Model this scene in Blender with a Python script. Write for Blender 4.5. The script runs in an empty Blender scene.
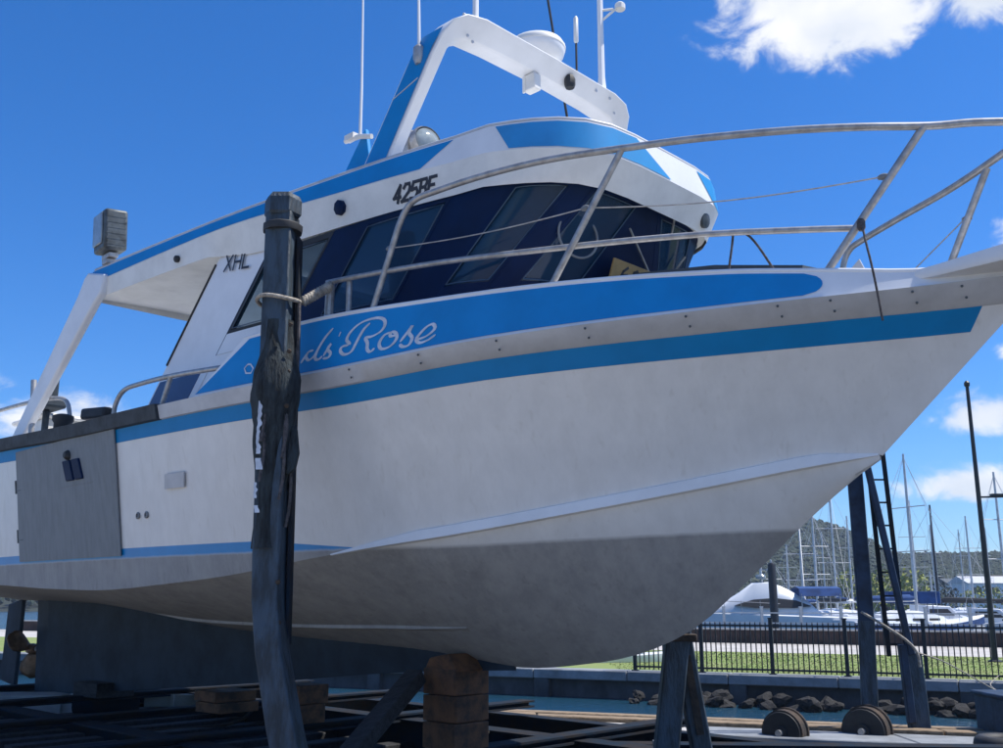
import bpy, bmesh, math, random
from mathutils import Vector, Matrix, noise
R = math.radians
rnd = random.Random(7)
scn = bpy.context.scene
COL = scn.collection

# ---------------------------------------------------------------- camera, sky, sun, exposure
cd = bpy.data.cameras.new('camera'); cam = bpy.data.objects.new('camera', cd); COL.objects.link(cam)
cd.sensor_width = 36; cd.lens = 36*1000/1003; cd.clip_end = 5000; cd.clip_start = .05
cam.location = (0, 0, 1.6); cam.rotation_euler = (R(90)+math.atan(.226), 0, 0)
scn.camera = cam
SUN_AZ, SUN_EL = 88, 60           # azimuth clockwise from +Y, elevation
sd = bpy.data.lights.new('sun', 'SUN'); sd.energy = 3.6; sd.angle = R(.53); sd.color = (1, .95, .87)
so = bpy.data.objects.new('sun', sd); COL.objects.link(so)
sdir = Vector((math.sin(R(SUN_AZ))*math.cos(R(SUN_EL)), math.cos(R(SUN_AZ))*math.cos(R(SUN_EL)), math.sin(R(SUN_EL))))
so.rotation_euler = (-sdir).to_track_quat('-Z', 'Y').to_euler()
so.location = (20, 10, 30)
wd = bpy.data.worlds.new('World'); scn.world = wd; wd.use_nodes = True
scn.view_settings.view_transform = 'Standard'; scn.view_settings.look = 'None'
scn.view_settings.gamma = 1; scn.view_settings.use_curve_mapping = False
scn.view_settings.exposure = .9
scn.render.engine = 'CYCLES'
scn.cycles.max_bounces = 8; scn.cycles.transparent_max_bounces = 16
nt = wd.node_tree; nt.nodes.clear()
def N(nt, t, **k):
    n = nt.nodes.new(t)
    for a, b in k.items(): setattr(n, a, b)
    return n
def L(nt, a, b): nt.links.new(a, b)
def math_(nt, op, a, b=None, clamp=False):
    n = N(nt, 'ShaderNodeMath', operation=op); n.use_clamp = clamp
    for i, v in enumerate((a, b)):
        if v is None: continue
        if isinstance(v, (int, float)): n.inputs[i].default_value = v
        else: L(nt, v, n.inputs[i])
    return n.outputs[0]
def mixc(nt, f, a, b, mode='MIX'):
    n = N(nt, 'ShaderNodeMix', data_type='RGBA', blend_type=mode)
    for i, v in ((0, f), (6, a), (7, b)):
        if isinstance(v, (int, float)): n.inputs[i].default_value = v
        elif isinstance(v, tuple): n.inputs[i].default_value = (*v[:3], 1)
        else: L(nt, v, n.inputs[i])
    return n.outputs[2]
sky = N(nt, 'ShaderNodeTexSky', sky_type='NISHITA', sun_disc=False, sun_elevation=R(SUN_EL), sun_rotation=R(SUN_AZ))
sky.altitude = 0; sky.air_density = 1.0; sky.dust_density = .3; sky.ozone_density = 2.5
hs = N(nt, 'ShaderNodeHueSaturation'); hs.inputs['Saturation'].default_value = 1.15; hs.inputs['Value'].default_value = 1.0
L(nt, mixc(nt, 1.0, sky.outputs[0], (.57, .76, 1.08), 'MULTIPLY'), hs.inputs['Color'])
tc = N(nt, 'ShaderNodeTexCoord')
# clouds: noise in direction space, gathered round the directions where the clouds stand
def dirv(az, el): return (math.sin(R(az))*math.cos(R(el)), math.cos(R(az))*math.cos(R(el)), math.sin(R(el)))
sep = N(nt, 'ShaderNodeSeparateXYZ'); L(nt, tc.outputs['Generated'], sep.inputs[0])
az = math_(nt, 'ARCTAN2', sep.outputs[0], sep.outputs[1])
el = math_(nt, 'ARCSINE', sep.outputs[2])
CLOUDS = [(20.2, 31.6, 7.2, 3.9, 1.5), (29.2, 30.01, 2.64, 1.58, 0.8), (26.14, 9.19, 3.27, 1.37, 0.9), (26.04, 5.81, 4.22, 1.06, 0.75), (28.99, 18.24, 1.48, 1.37, 0.8), (27.56, 12.46, 1.16, 0.63, 0.7), (24.28, 2.0, 5.81, 0.63, 0.55), (-26.04, 9.09, 5.81, 1.58, 0.8), (-29.89, 10.78, 4.22, 2.11, 0.8), (20.26, 0.0, 7.92, 0.53, 0.3), (-120, 30, 22, 7, 0.8), (150, 22, 26, 6, 0.8), (80, 35, 20, 6, 0.8), (-70, 14, 14, 4, 0.7), (60, 14, 16, 4, 0.7), (-160, 50, 20, 9, 0.8), (110, 8, 20, 3, 0.7)]
cv = N(nt, 'ShaderNodeCombineXYZ'); L(nt, math_(nt, 'MULTIPLY', az, 1.0), cv.inputs[0]); L(nt, math_(nt, 'MULTIPLY', el, 1.5), cv.inputs[1])
n1 = N(nt, 'ShaderNodeTexNoise'); n1.inputs['Scale'].default_value = 16; n1.inputs['Detail'].default_value = 9; n1.inputs['Roughness'].default_value = .6
n1.inputs['Distortion'].default_value = .35
L(nt, cv.outputs[0], n1.inputs['Vector'])
mask = None
for (a, e, wa, we, st) in CLOUDS:
    da = math_(nt, 'DIVIDE', math_(nt, 'SUBTRACT', az, R(a)), R(wa)); de = math_(nt, 'DIVIDE', math_(nt, 'SUBTRACT', el, R(e)), R(we))
    d2 = math_(nt, 'ADD', math_(nt, 'MULTIPLY', da, da), math_(nt, 'MULTIPLY', de, de))
    m = math_(nt, 'MULTIPLY', math_(nt, 'SUBTRACT', 1.0, math_(nt, 'SQRT', d2)), st)
    mask = m if mask is None else math_(nt, 'MAXIMUM', mask, m)
dens = math_(nt, 'ADD', math_(nt, 'MULTIPLY', math_(nt, 'SUBTRACT', n1.outputs[0], .5), 2.6), mask)
mr = N(nt, 'ShaderNodeMapRange', interpolation_type='SMOOTHERSTEP'); L(nt, dens, mr.inputs[0])
mr.inputs[1].default_value = -.05; mr.inputs[2].default_value = .75; mr.inputs[3].default_value = 0; mr.inputs[4].default_value = 1
n2 = N(nt, 'ShaderNodeTexNoise'); n2.inputs['Scale'].default_value = 9; n2.inputs['Detail'].default_value = 5; L(nt, cv.outputs[0], n2.inputs['Vector'])
mr2 = N(nt, 'ShaderNodeMapRange'); L(nt, n2.outputs[0], mr2.inputs[0]); mr2.inputs[1].default_value = .35; mr2.inputs[2].default_value = .65
ccol = mixc(nt, mr2.outputs[0], (5.0, 5.4, 6.0), (6.9, 6.9, 7.0))
fin = mixc(nt, math_(nt, 'MULTIPLY', mr.outputs[0], .93), hs.outputs[0], ccol)
bg = N(nt, 'ShaderNodeBackground'); bg.inputs['Strength'].default_value = .085
L(nt, fin, bg.inputs[0])
out = N(nt, 'ShaderNodeOutputWorld'); L(nt, bg.outputs[0], out.inputs[0])

# ---------------------------------------------------------------- materials
def mat(name, col, rough=.6, metal=0., var=.12, scale=6., col2=None, bump=0., bscale=None, streak=None, spec=.5, detail=6, thr=(.4, .65), coat=0):
    m = bpy.data.materials.new(name); m.use_nodes = True; t = m.node_tree
    b = t.nodes['Principled BSDF']
    b.inputs['Roughness'].default_value = rough; b.inputs['Metallic'].default_value = metal
    b.inputs['Specular IOR Level'].default_value = spec; b.inputs['Coat Weight'].default_value = coat
    g = N(t, 'ShaderNodeTexCoord'); v = g.outputs['Object']
    if streak:
        mp = N(t, 'ShaderNodeMapping'); mp.inputs['Scale'].default_value = streak; L(t, v, mp.inputs[0]); v = mp.outputs[0]
    n = N(t, 'ShaderNodeTexNoise'); n.inputs['Scale'].default_value = scale; n.inputs['Detail'].default_value = detail; n.inputs['Roughness'].default_value = .65
    L(t, v, n.inputs['Vector'])
    r = N(t, 'ShaderNodeMapRange'); L(t, n.outputs[0], r.inputs[0]); r.inputs[1].default_value = thr[0]; r.inputs[2].default_value = thr[1]
    c2 = col2 or tuple(max(0, c*(1-var*2)) for c in col)
    c = mixc(t, r.outputs[0], col, c2)
    L(t, c, b.inputs['Base Color'])
    rr = N(t, 'ShaderNodeMapRange'); L(t, n.outputs[0], rr.inputs[0]); rr.inputs[3].default_value = max(0.03, rough-.08); rr.inputs[4].default_value = min(1, rough+.1)
    L(t, rr.outputs[0], b.inputs['Roughness'])
    if bump:
        bn = N(t, 'ShaderNodeTexNoise'); bn.inputs['Scale'].default_value = bscale or scale*4; bn.inputs['Detail'].default_value = 5
        L(t, v, bn.inputs['Vector'])
        bb = N(t, 'ShaderNodeBump'); bb.inputs['Strength'].default_value = bump; bb.inputs['Distance'].default_value = .02
        L(t, bn.outputs[0], bb.inputs['Height']); L(t, bb.outputs[0], b.inputs['Normal'])
    return m

M = {}
M['white'] = mat('white_gelcoat', (.76, .77, .78), .38, var=.05, scale=2.5)
M['cream'] = mat('cream_gelcoat', (.76, .75, .71), .45, var=.07, scale=3)
M['blue'] = mat('blue_paint', (.002, .23, .56), .4, var=.07, scale=2.2, spec=.3)
M['teal'] = mat('teal_blue_paint', (.001, .20, .47), .45, var=.07, scale=2.2, spec=.2)
M['sunlitblue'] = mat('blue_paint_sunlit_tone', (.035, .29, .62), .3, var=.08, scale=2)  # same blue paint as the sides, with sun and glare put into the colour
M['navy'] = mat('navy_paint', (.001, .014, .060), .5, var=.15, scale=3, spec=.12)
M['skeg'] = mat('dark_antifouling', (.016, .033, .052), .8, var=.22, scale=2.2, bump=.15)
M['steel'] = mat('stainless_steel', (.44, .43, .42), .42, metal=.55, var=.18, scale=14, streak=(1, 1, 1))
M['alu'] = mat('weathered_aluminium', (.50, .51, .53), .5, metal=.1, var=.07, scale=5, bump=.1)
M['plate'] = mat('galvanised_plate', (.20, .22, .235), .65, metal=.2, var=.07, scale=3, streak=(6, 6, .7), bump=.08)
M['black'] = mat('black_rubber', (.02, .022, .025), .65, var=.2, scale=8)
M['rail_black'] = mat('worn_black_rail', (.035, .045, .055), .7, var=.25, scale=5, bump=.2)
M['grey'] = mat('grey_plastic', (.20, .21, .22), .55, var=.15, scale=6)
M['lamp'] = mat('floodlight_housing', (.095, .11, .115), .5, metal=.3, var=.3, scale=9)
M['lens'] = mat('lamp_glass', (.26, .31, .34), .12, var=.2, scale=5)
M['letter'] = mat('white_lettering', (.62, .66, .72), .5, var=.15, scale=12)
M['blackletter'] = mat('black_lettering', (.02, .02, .03), .5, var=.2, scale=10)
M['rope'] = mat('old_rope', (.42, .38, .32), .9, var=.3, scale=30, bump=.5, bscale=80)
M['rope_dark'] = mat('dark_rope', (.10, .09, .09), .9, var=.3, scale=30, bump=.5, bscale=80)
M['wood'] = mat('weathered_timber', (.30, .22, .14), .85, var=.3, scale=5, streak=(1, 6, 6), bump=.35)
M['oldwood'] = mat('old_brown_timber', (.15, .066, .028), .85, col2=(.035, .022, .015), scale=6, bump=.5, bscale=14)
M['darkwood'] = mat('dark_wet_timber', (.026, .028, .032), .85, var=.3, scale=5, streak=(1, 5, 5), bump=.4)
M['cradle'] = mat('blue_black_painted_steel', (.010, .020, .034), .9, col2=(.026, .022, .020), scale=3.5, spec=.15, bump=.3, bscale=22)
M['post'] = mat('scuffed_steel_post', (.038, .064, .092), .6, col2=(.016, .025, .033), scale=4, streak=(3, 3, .8), bump=.6, bscale=16, thr=(.42, .6))
M['postblue'] = mat('blue_painted_post', (.012, .034, .075), .6, var=.3, scale=4, bump=.2)
M['fender'] = mat('torn_dark_carpet', (.030, .042, .048), .95, var=.45, scale=9, streak=(2, 2, .5), bump=1, bscale=30)
M['rust'] = mat('rusty_steel', (.06, .04, .026), .9, col2=(.02, .018, .017), scale=7, bump=.5)
M['concrete'] = mat('concrete', (.42, .40, .37), .85, var=.16, scale=1.6, bump=.35, bscale=18)
M['lightconcrete'] = mat('pale_concrete', (.46, .44, .41), .85, var=.12, scale=1.2, bump=.25, bscale=18)
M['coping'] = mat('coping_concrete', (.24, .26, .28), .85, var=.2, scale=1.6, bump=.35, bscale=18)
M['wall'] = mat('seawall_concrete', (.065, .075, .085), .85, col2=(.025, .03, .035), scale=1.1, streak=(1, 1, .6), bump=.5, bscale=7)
M['rock'] = mat('dark_rock', (.018, .018, .019), .9, var=.35, scale=3, bump=.8, bscale=8)
M['bounceconcrete'] = mat('bounce_hardstand_concrete', (.36, .335, .30), .9, var=.1, scale=.9, bump=.25, bscale=18)  # warm pale tone chosen to throw sunlight up at the hull
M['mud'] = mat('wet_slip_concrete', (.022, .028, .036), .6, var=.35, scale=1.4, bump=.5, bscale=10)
M['fence'] = mat('black_fence_paint', (.016, .018, .022), .5, var=.2, scale=6)
M['grass'] = mat('mown_grass', (.16, .23, .05), .95, col2=(.22, .24, .09), scale=.8, bump=.6, bscale=30)
M['brick'] = mat('dark_brick', (.055, .034, .030), .9, var=.3, scale=2, bump=.3)
M['bronze'] = mat('dull_bronze', (.24, .15, .09), .5, metal=.6, var=.3, scale=8)
M['ywhite'] = mat('yacht_white', (.70, .72, .74), .35, var=.06, scale=.6)
M['ycover'] = mat('blue_canvas', (.008, .055, .20), .85, var=.2, scale=2)
M['mast'] = mat('grey_mast', (.55, .56, .57), .4, metal=.2, var=.12, scale=3)
M['dkmast'] = mat('dark_mast', (.012, .014, .020), .5, var=.2, scale=3)
M['blade'] = mat('grass_blades', (.17, .24, .05), .9, col2=(.21, .24, .08), scale=.7)
M['leafy'] = mat('olive_foliage', (.27, .29, .05), .9, col2=(.12, .15, .04), scale=.8)
M['tree'] = mat('distant_bush', (.024, .042, .025), .95, col2=(.012, .023, .018), scale=.08)
M['tree2'] = mat('distant_bush_dry', (.055, .065, .035), .95, col2=(.03, .038, .028), scale=.06)
M['hill'] = mat('hill_ground', (.02, .03, .02), .95, var=.3, scale=.02)
M['board'] = mat('yellow_board', (.40, .25, .09), .7, var=.15, scale=6)
M['deepblue'] = mat('deep_blue_panel', (.004, .05, .17), .4, var=.1, scale=3)
M['gasket'] = mat('window_gasket', (.045, .09, .15), .5, var=.1)
M['lamptube'] = mat('white_tube_fitting', (.85, .86, .82), .5, var=.04)
M['seat'] = mat('dark_upholstery', (.03, .045, .06), .8, var=.2, scale=6)
M['cabin_in'] = mat('cabin_lining', (.42, .42, .40), .7, var=.08, scale=3)

# painted hull: white topsides, blue boot stripe aft, grey bottom paint (paint lines in the boat's own coordinates)
def hull_material():
    m = bpy.data.materials.new('painted_hull'); m.use_nodes = True; t = m.node_tree; b = t.nodes['Principled BSDF']
    g = N(t, 'ShaderNodeTexCoord'); s = N(t, 'ShaderNodeSeparateXYZ'); L(t, g.outputs['Object'], s.inputs[0])
    n = N(t, 'ShaderNodeTexNoise'); n.inputs['Scale'].default_value = 3.2; n.inputs['Detail'].default_value = 7; n.inputs['Roughness'].default_value = .65; L(t, g.outputs['Object'], n.inputs['Vector'])
    mp = N(t, 'ShaderNodeMapping'); mp.inputs['Scale'].default_value = (2.5, 2.5, .5); L(t, g.outputs['Object'], mp.inputs[0])
    nf = N(t, 'ShaderNodeTexNoise'); nf.inputs['Scale'].default_value = 3; nf.inputs['Detail'].default_value = 9; nf.inputs['Roughness'].default_value = .7; L(t, mp.outputs[0], nf.inputs['Vector'])
    z = math_(t, 'ADD', s.outputs[2], math_(t, 'MULTIPLY', math_(t, 'SUBTRACT', nf.outputs[0], .5), .018))
    # antifouling line: level, lifting slightly at the stem
    line = N(t, 'ShaderNodeMapRange'); L(t, s.outputs[0], line.inputs[0])
    line.inputs[1].default_value = -2.2; line.inputs[2].default_value = 0; line.inputs[3].default_value = -.065; line.inputs[4].default_value = .0
    zz = math_(t, 'SUBTRACT', z, line.outputs[0])
    def step(v, w=.004):
        r = N(t, 'ShaderNodeMapRange'); L(t, v, r.inputs[0]); r.inputs[1].default_value = -w; r.inputs[2].default_value = w; return r.outputs[0]
    wn = N(t, 'ShaderNodeMapRange'); L(t, n.outputs[0], wn.inputs[0]); wn.inputs[1].default_value = .35; wn.inputs[2].default_value = .7
    wn2 = N(t, 'ShaderNodeMapRange'); L(t, nf.outputs[0], wn2.inputs[0]); wn2.inputs[1].default_value = .42; wn2.inputs[2].default_value = .68
    white = mixc(t, wn.outputs[0], (.735, .725, .70), (.665, .658, .64)); white = mixc(t, math_(t, 'MULTIPLY', wn2.outputs[0], .35), white, (.56, .55, .52))
    anti = mixc(t, wn.outputs[0], (.31, .307, .30), (.235, .232, .228)); anti = mixc(t, math_(t, 'MULTIPLY', wn2.outputs[0], .8), anti, (.37, .36, .34))
    mpd = N(t, 'ShaderNodeMapping'); mpd.inputs['Scale'].default_value = (9, 9, .55); L(t, g.outputs['Object'], mpd.inputs[0])
    nd = N(t, 'ShaderNodeTexNoise'); nd.inputs['Scale'].default_value = 2.2; nd.inputs['Detail'].default_value = 4; L(t, mpd.outputs[0], nd.inputs['Vector'])
    rd = N(t, 'ShaderNodeMapRange'); L(t, nd.outputs[0], rd.inputs[0]); rd.inputs[1].default_value = .60; rd.inputs[2].default_value = .78; rd.inputs[4].default_value = .32
    white = mixc(t, rd.outputs[0], white, (.47, .44, .38)); anti = mixc(t, rd.outputs[0], anti, (.13, .125, .12))
    blue = mixc(t, wn.outputs[0], (.002, .245, .56), (.002, .20, .47))
    c = mixc(t, step(zz, .014), anti, white)
    # boot stripe, tapering out forward
    top = N(t, 'ShaderNodeMapRange'); L(t, s.outputs[0], top.inputs[0]); top.inputs[1].default_value = -3.9; top.inputs[2].default_value = -2.7; top.inputs[3].default_value = .085; top.inputs[4].default_value = -.01
    inb = math_(t, 'MULTIPLY', step(zz, .01), math_(t, 'SUBTRACT', 1.0, step(math_(t, 'SUBTRACT', s.outputs[2], math_(t, 'ADD', line.outputs[0], top.outputs[0])), .002)))
    c = mixc(t, inb, c, blue)
    L(t, c, b.inputs['Base Color'])
    rr = N(t, 'ShaderNodeMapRange'); L(t, zz, rr.inputs[0]); rr.inputs[1].default_value = -.01; rr.inputs[2].default_value = .01; rr.inputs[3].default_value = .75; rr.inputs[4].default_value = .36
    L(t, rr.outputs[0], b.inputs['Roughness'])
    bn = N(t, 'ShaderNodeTexNoise'); bn.inputs['Scale'].default_value = 1.3; bn.inputs['Detail'].default_value = 2; L(t, g.outputs['Object'], bn.inputs['Vector'])
    bb = N(t, 'ShaderNodeBump'); bb.inputs['Strength'].default_value = .22; bb.inputs['Distance'].default_value = .03; L(t, bn.outputs[0], bb.inputs['Height']); L(t, bb.outputs[0], b.inputs['Normal'])
    return m
M['hull'] = hull_material()
def glass_material(name='tinted_cabin_glass', base=(.014, .055, .115, 1), tint=(.34, .50, .72, 1), fac=.5):
    m = bpy.data.materials.new(name); m.use_nodes = True; t = m.node_tree; b = t.nodes['Principled BSDF']
    b.inputs['Base Color'].default_value = base; b.inputs['Roughness'].default_value = .04
    tr = N(t, 'ShaderNodeBsdfTransparent'); tr.inputs[0].default_value = tint
    mx = N(t, 'ShaderNodeMixShader'); mx.inputs[0].default_value = fac
    L(t, tr.outputs[0], mx.inputs[1]); L(t, b.outputs[0], mx.inputs[2]); L(t, mx.outputs[0], t.nodes['Material Output'].inputs[0])
    return m
M['glass'] = glass_material()
M['clearglass'] = glass_material('clear_side_glass', (.02, .06, .10, 1), (.75, .84, .90, 1), .22)
def water_material():
    m = bpy.data.materials.new('harbour_water'); m.use_nodes = True; t = m.node_tree; b = t.nodes['Principled BSDF']
    b.inputs['Base Color'].default_value = (.010, .045, .075, 1); b.inputs['Roughness'].default_value = .14
    g = N(t, 'ShaderNodeTexCoord'); mp = N(t, 'ShaderNodeMapping'); mp.inputs['Scale'].default_value = (1.3, 2.6, 1); L(t, g.outputs['Object'], mp.inputs[0])
    n = N(t, 'ShaderNodeTexNoise'); n.inputs['Scale'].default_value = 2.6; n.inputs['Detail'].default_value = 6; L(t, mp.outputs[0], n.inputs['Vector'])
    bb = N(t, 'ShaderNodeBump'); bb.inputs['Strength'].default_value = 1; bb.inputs['Distance'].default_value = .12; L(t, n.outputs[0], bb.inputs['Height']); L(t, bb.outputs[0], b.inputs['Normal'])
    return m
M['water'] = water_material()

# ---------------------------------------------------------------- mesh helpers
class MB:
    def __init__(s): s.v = []; s.f = []; s.m = []; s.mi = 0
    def add(s, v, f):
        o = len(s.v); s.v += [tuple(p) for p in v]; s.f += [tuple(o+i for i in q) for q in f]; s.m += [s.mi]*len(f); return s
    def box(s, c, d, rz=0, rot=None):
        x, y, z = (k/2 for k in d)
        vs = [Vector((a*x, b*y, e*z)) for a in (-1, 1) for b in (-1, 1) for e in (-1, 1)]
        Rm = rot or Matrix.Rotation(rz, 3, 'Z')
        vs = [Vector(c)+Rm@p for p in vs]
        return s.add(vs, [(0,1,3,2),(4,6,7,5),(0,4,5,1),(2,3,7,6),(0,2,6,4),(1,5,7,3)])
    def beam(s, a, b, w, h, up=(0, 0, 1)):
        a = Vector(a); b = Vector(b); t = (b-a).normalized(); r = t.cross(Vector(up))
        if r.length < 1e-4: r = t.cross(Vector((1, 0, 0)))
        r.normalize(); u = r.cross(t); r = r*w/2; u = u*h/2
        return s.add([a-r-u, a+r-u, a+r+u, a-r+u, b-r-u, b+r-u, b+r+u, b-r+u], [(0,3,2,1),(4,5,6,7),(0,1,5,4),(1,2,6,5),(2,3,7,6),(3,0,4,7)])
    def ibeam(s, a, b, w, h, t=.02, up=(0, 0, 1)):
        a = Vector(a); b = Vector(b); T = (b-a).normalized(); r = T.cross(Vector(up)).normalized(); u = r.cross(T)
        s.beam(a+u*(h/2-t/2), b+u*(h/2-t/2), w, t, u); s.beam(a-u*(h/2-t/2), b-u*(h/2-t/2), w, t, u); s.beam(a, b, t, h-2*t, u)
        return s
    def tube(s, pts, r, n=10, caps=True):
        P = [Vector(p) for p in pts]; rs = r if isinstance(r, (list, tuple)) else [r]*len(P)
        o = len(s.v); prev = None; rings = []
        for i, p in enumerate(P):
            t = (P[min(i+1, len(P)-1)]-P[max(i-1, 0)]).normalized()
            if prev is None:
                a = t.cross(Vector((0, 0, 1)))
                if a.length < 1e-3: a = t.cross(Vector((1, 0, 0)))
            else: a = prev-t*prev.dot(t)
            a.normalize(); prev = a; b = t.cross(a)
            rings.append([p+(a*math.cos(k*2*math.pi/n)+b*math.sin(k*2*math.pi/n))*rs[i] for k in range(n)])
        fs = []
        for i in range(len(P)-1):
            for k in range(n): fs.append((i*n+k, i*n+(k+1)%n, (i+1)*n+(k+1)%n, (i+1)*n+k))
        if caps: fs += [tuple(range(n-1, -1, -1)), tuple((len(P)-1)*n+k for k in range(n))]
        return s.add([p for q in rings for p in q], fs)
    def lathe(s, prof, c=(0, 0, 0), n=20, axis=(0, 0, 1)):
        q = Vector((0, 0, 1)).rotation_difference(Vector(axis)); vs = []; fs = []
        for r, z in prof:
            for k in range(n): vs.append(Vector(c)+q@Vector((r*math.cos(k*2*math.pi/n), r*math.sin(k*2*math.pi/n), z)))
        for i in range(len(prof)-1):
            for k in range(n): fs.append((i*n+k, i*n+(k+1)%n, (i+1)*n+(k+1)%n, (i+1)*n+k))
        fs += [tuple(range(n-1, -1, -1)), tuple((len(prof)-1)*n+k for k in range(n))]
        return s.add(vs, fs)
    def prism(s, poly, off):
        """polygon of 3D points pushed along a vector"""
        n = len(poly); off = Vector(off); a = [Vector(p) for p in poly]
        return s.add(a+[p+off for p in a], [tuple(range(n-1, -1, -1)), tuple(n+i for i in range(n))]+[(i, (i+1)%n, n+(i+1)%n, n+i) for i in range(n)])
    def grid(s, rows, close=False):
        n = len(rows[0]); fs = []
        for i in range(len(rows)-1):
            for k in range(n-1): fs.append((i*n+k, i*n+k+1, (i+1)*n+k+1, (i+1)*n+k))
        return s.add([p for r in rows for p in r], fs)
    def build(s, name, m, parent=None, smooth=35, bevel=0, seg=2):
        me = bpy.data.meshes.new(name); me.from_pydata([tuple(p) for p in s.v], [], s.f)
        ms = m if isinstance(m, (list, tuple)) else [m]
        for k in ms: me.materials.append(k if not isinstance(k, str) else M[k])
        for p, i in zip(me.polygons, s.m): p.material_index = i
        bm = bmesh.new(); bm.from_mesh(me)
        bmesh.ops.remove_doubles(bm, verts=bm.verts, dist=1e-5)
        bmesh.ops.recalc_face_normals(bm, faces=bm.faces)
        bm.to_mesh(me); bm.free()
        if smooth:
            me.polygons.foreach_set('use_smooth', [True]*len(me.polygons)); me.set_sharp_from_angle(angle=R(smooth))
        o = bpy.data.objects.new(name, me); COL.objects.link(o)
        if parent: o.parent = parent
        if bevel:
            b = o.modifiers.new('bevel', 'BEVEL'); b.width = bevel; b.segments = seg; b.limit_method = 'ANGLE'; b.angle_limit = R(40); b.harden_normals = False
        return o
def tag(o, label=None, cat=None, group=None, kind=None):
    if label: o['label'] = label
    if cat: o['category'] = cat
    if group: o['group'] = group
    if kind: o['kind'] = kind
    return o
def empty(name, loc=(0, 0, 0), rz=0, **k):
    o = bpy.data.objects.new(name, None); COL.objects.link(o); o.location = loc; o.rotation_euler = (0, 0, rz); o.empty_display_size = .2
    return tag(o, **k)
def part(name, mb, m, parent, label=None, **k):
    o = mb.build(name, m, parent, **k)
    if label: o['label'] = label
    return o
def copy_tree(o, parent=None):
    c = o.copy(); COL.objects.link(c); c.parent = parent
    for ch in list(o.children): copy_tree(ch, c)
    return c
def catmull(P, n=5):
    P = [Vector(p) for p in P]
    if len(P) < 3: return P
    Q = [2*P[0]-P[1]]+P+[2*P[-1]-P[-2]]; o = []
    for i in range(1, len(Q)-2):
        for k in range(n):
            t = k/n
            o.append(.5*((2*Q[i])+(Q[i+1]-Q[i-1])*t+(2*Q[i-1]-5*Q[i]+4*Q[i+1]-Q[i+2])*t*t+(3*Q[i]-Q[i-1]-3*Q[i+1]+Q[i+2])*t**3))
    return o+[P[-1]]

def herm(pts):
    """smooth monotone interpolation through (x, y) pairs"""
    xs = [p[0] for p in pts]; ys = [p[1] for p in pts]; n = len(xs)
    d = [(ys[i+1]-ys[i])/(xs[i+1]-xs[i]) for i in range(n-1)]
    m = [d[0]] + [0 if d[i-1]*d[i] <= 0 else 2*d[i-1]*d[i]/(d[i-1]+d[i]) for i in range(1, n-1)] + [d[-1]]
    def f(x):
        if x <= xs[0]: return ys[0]+m[0]*(x-xs[0])
        if x >= xs[-1]: return ys[-1]+m[-1]*(x-xs[-1])
        i = 0
        while x > xs[i+1]: i += 1
        h = xs[i+1]-xs[i]; t = (x-xs[i])/h
        return ((2*t**3-3*t*t+1)*ys[i]+(t**3-2*t*t+t)*h*m[i]+(3*t*t-2*t**3)*ys[i+1]+(t**3-t*t)*h*m[i+1])
    return f
# hull lines in metres: u forward from the stem at the waterline, z above the waterline
bS = herm([(-12.6,1.82),(-10,1.92),(-8,1.95),(-6,1.95),(-4.5,1.9),(-3,1.75),(-2,1.55),(-1,1.27),(0,.88),(1,.40),(1.62,.04)])
zS = herm([(-12.6,1.40),(-8.5,1.29),(-6,1.22),(-3,1.21),(-1.5,1.27),(0,1.295),(1,1.32),(1.62,1.36)])
zR = lambda u: zS(u)-.13                       # foot of the rub rail
zB = lambda u: zS(u)-.25                       # foot of the blue stripe
zD = herm([(-5,1.60),(-3,1.65),(-1.85,1.625),(-1,1.60),(0,1.545),(.6,1.48),(1.1,1.43),(1.62,1.46)])
bD = lambda u: max(.02, bS(u)-.05)
bC = herm([(-12.6,1.66),(-10,1.75),(-8,1.72),(-6,1.66),(-4.5,1.53),(-3.5,1.38),(-2.5,1.14),(-1.5,.84),(-.5,.47),(0,.26),(.58,.012)])
zC = herm([(-12.6,-.2),(-8.7,-.28),(-7.4,-.33),(-6.3,-.35),(-5.15,-.3),(-4.3,-.24),(-3.5,-.14),(-2.84,-.06),(-2.16,.01),(-1.07,.16),(-.44,.26),(.14,.36),(.58,.43)])
zK = herm([(-12.6,-.44),(-10,-.49),(-6.35,-.77),(-3.4,-.9),(-2.4,-.96),(-1.65,-.89),(-1.3,-.82),(-.85,-.65),(-.45,-.37),(0,0),(.58,.43)])
sR = herm([(-9,1.72),(-8,1.7),(-5,1.58),(-3,1.42),(-1.8,1.24),(-1.5,1.16)])   # roof edge
sC = herm([(-9,1.62),(-8,1.6),(-5,1.5),(-3,1.36),(-1.8,1.2),(-1.5,1.12)])     # cabin side
def H(u, z):
    """half breadth of the topside at station u, height z"""
    if u < .58: zl, bl = zC(u), bC(u)
    else: zl, bl = .43+(u-.58)*.9, .012
    w = max(0, min(1, (z-zl)/max(.001, zS(u)-zl)))
    k = max(0, min(1, (u+4)/4))
    return bl+(bS(u)-bl)*w**(1+.3*k)
def V(u, z):
    """half breadth of the white visor under the roof edge"""
    return sC(u)+(sR(u)-sC(u))*max(0, min(1, (z-2.53)/.24))

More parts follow.
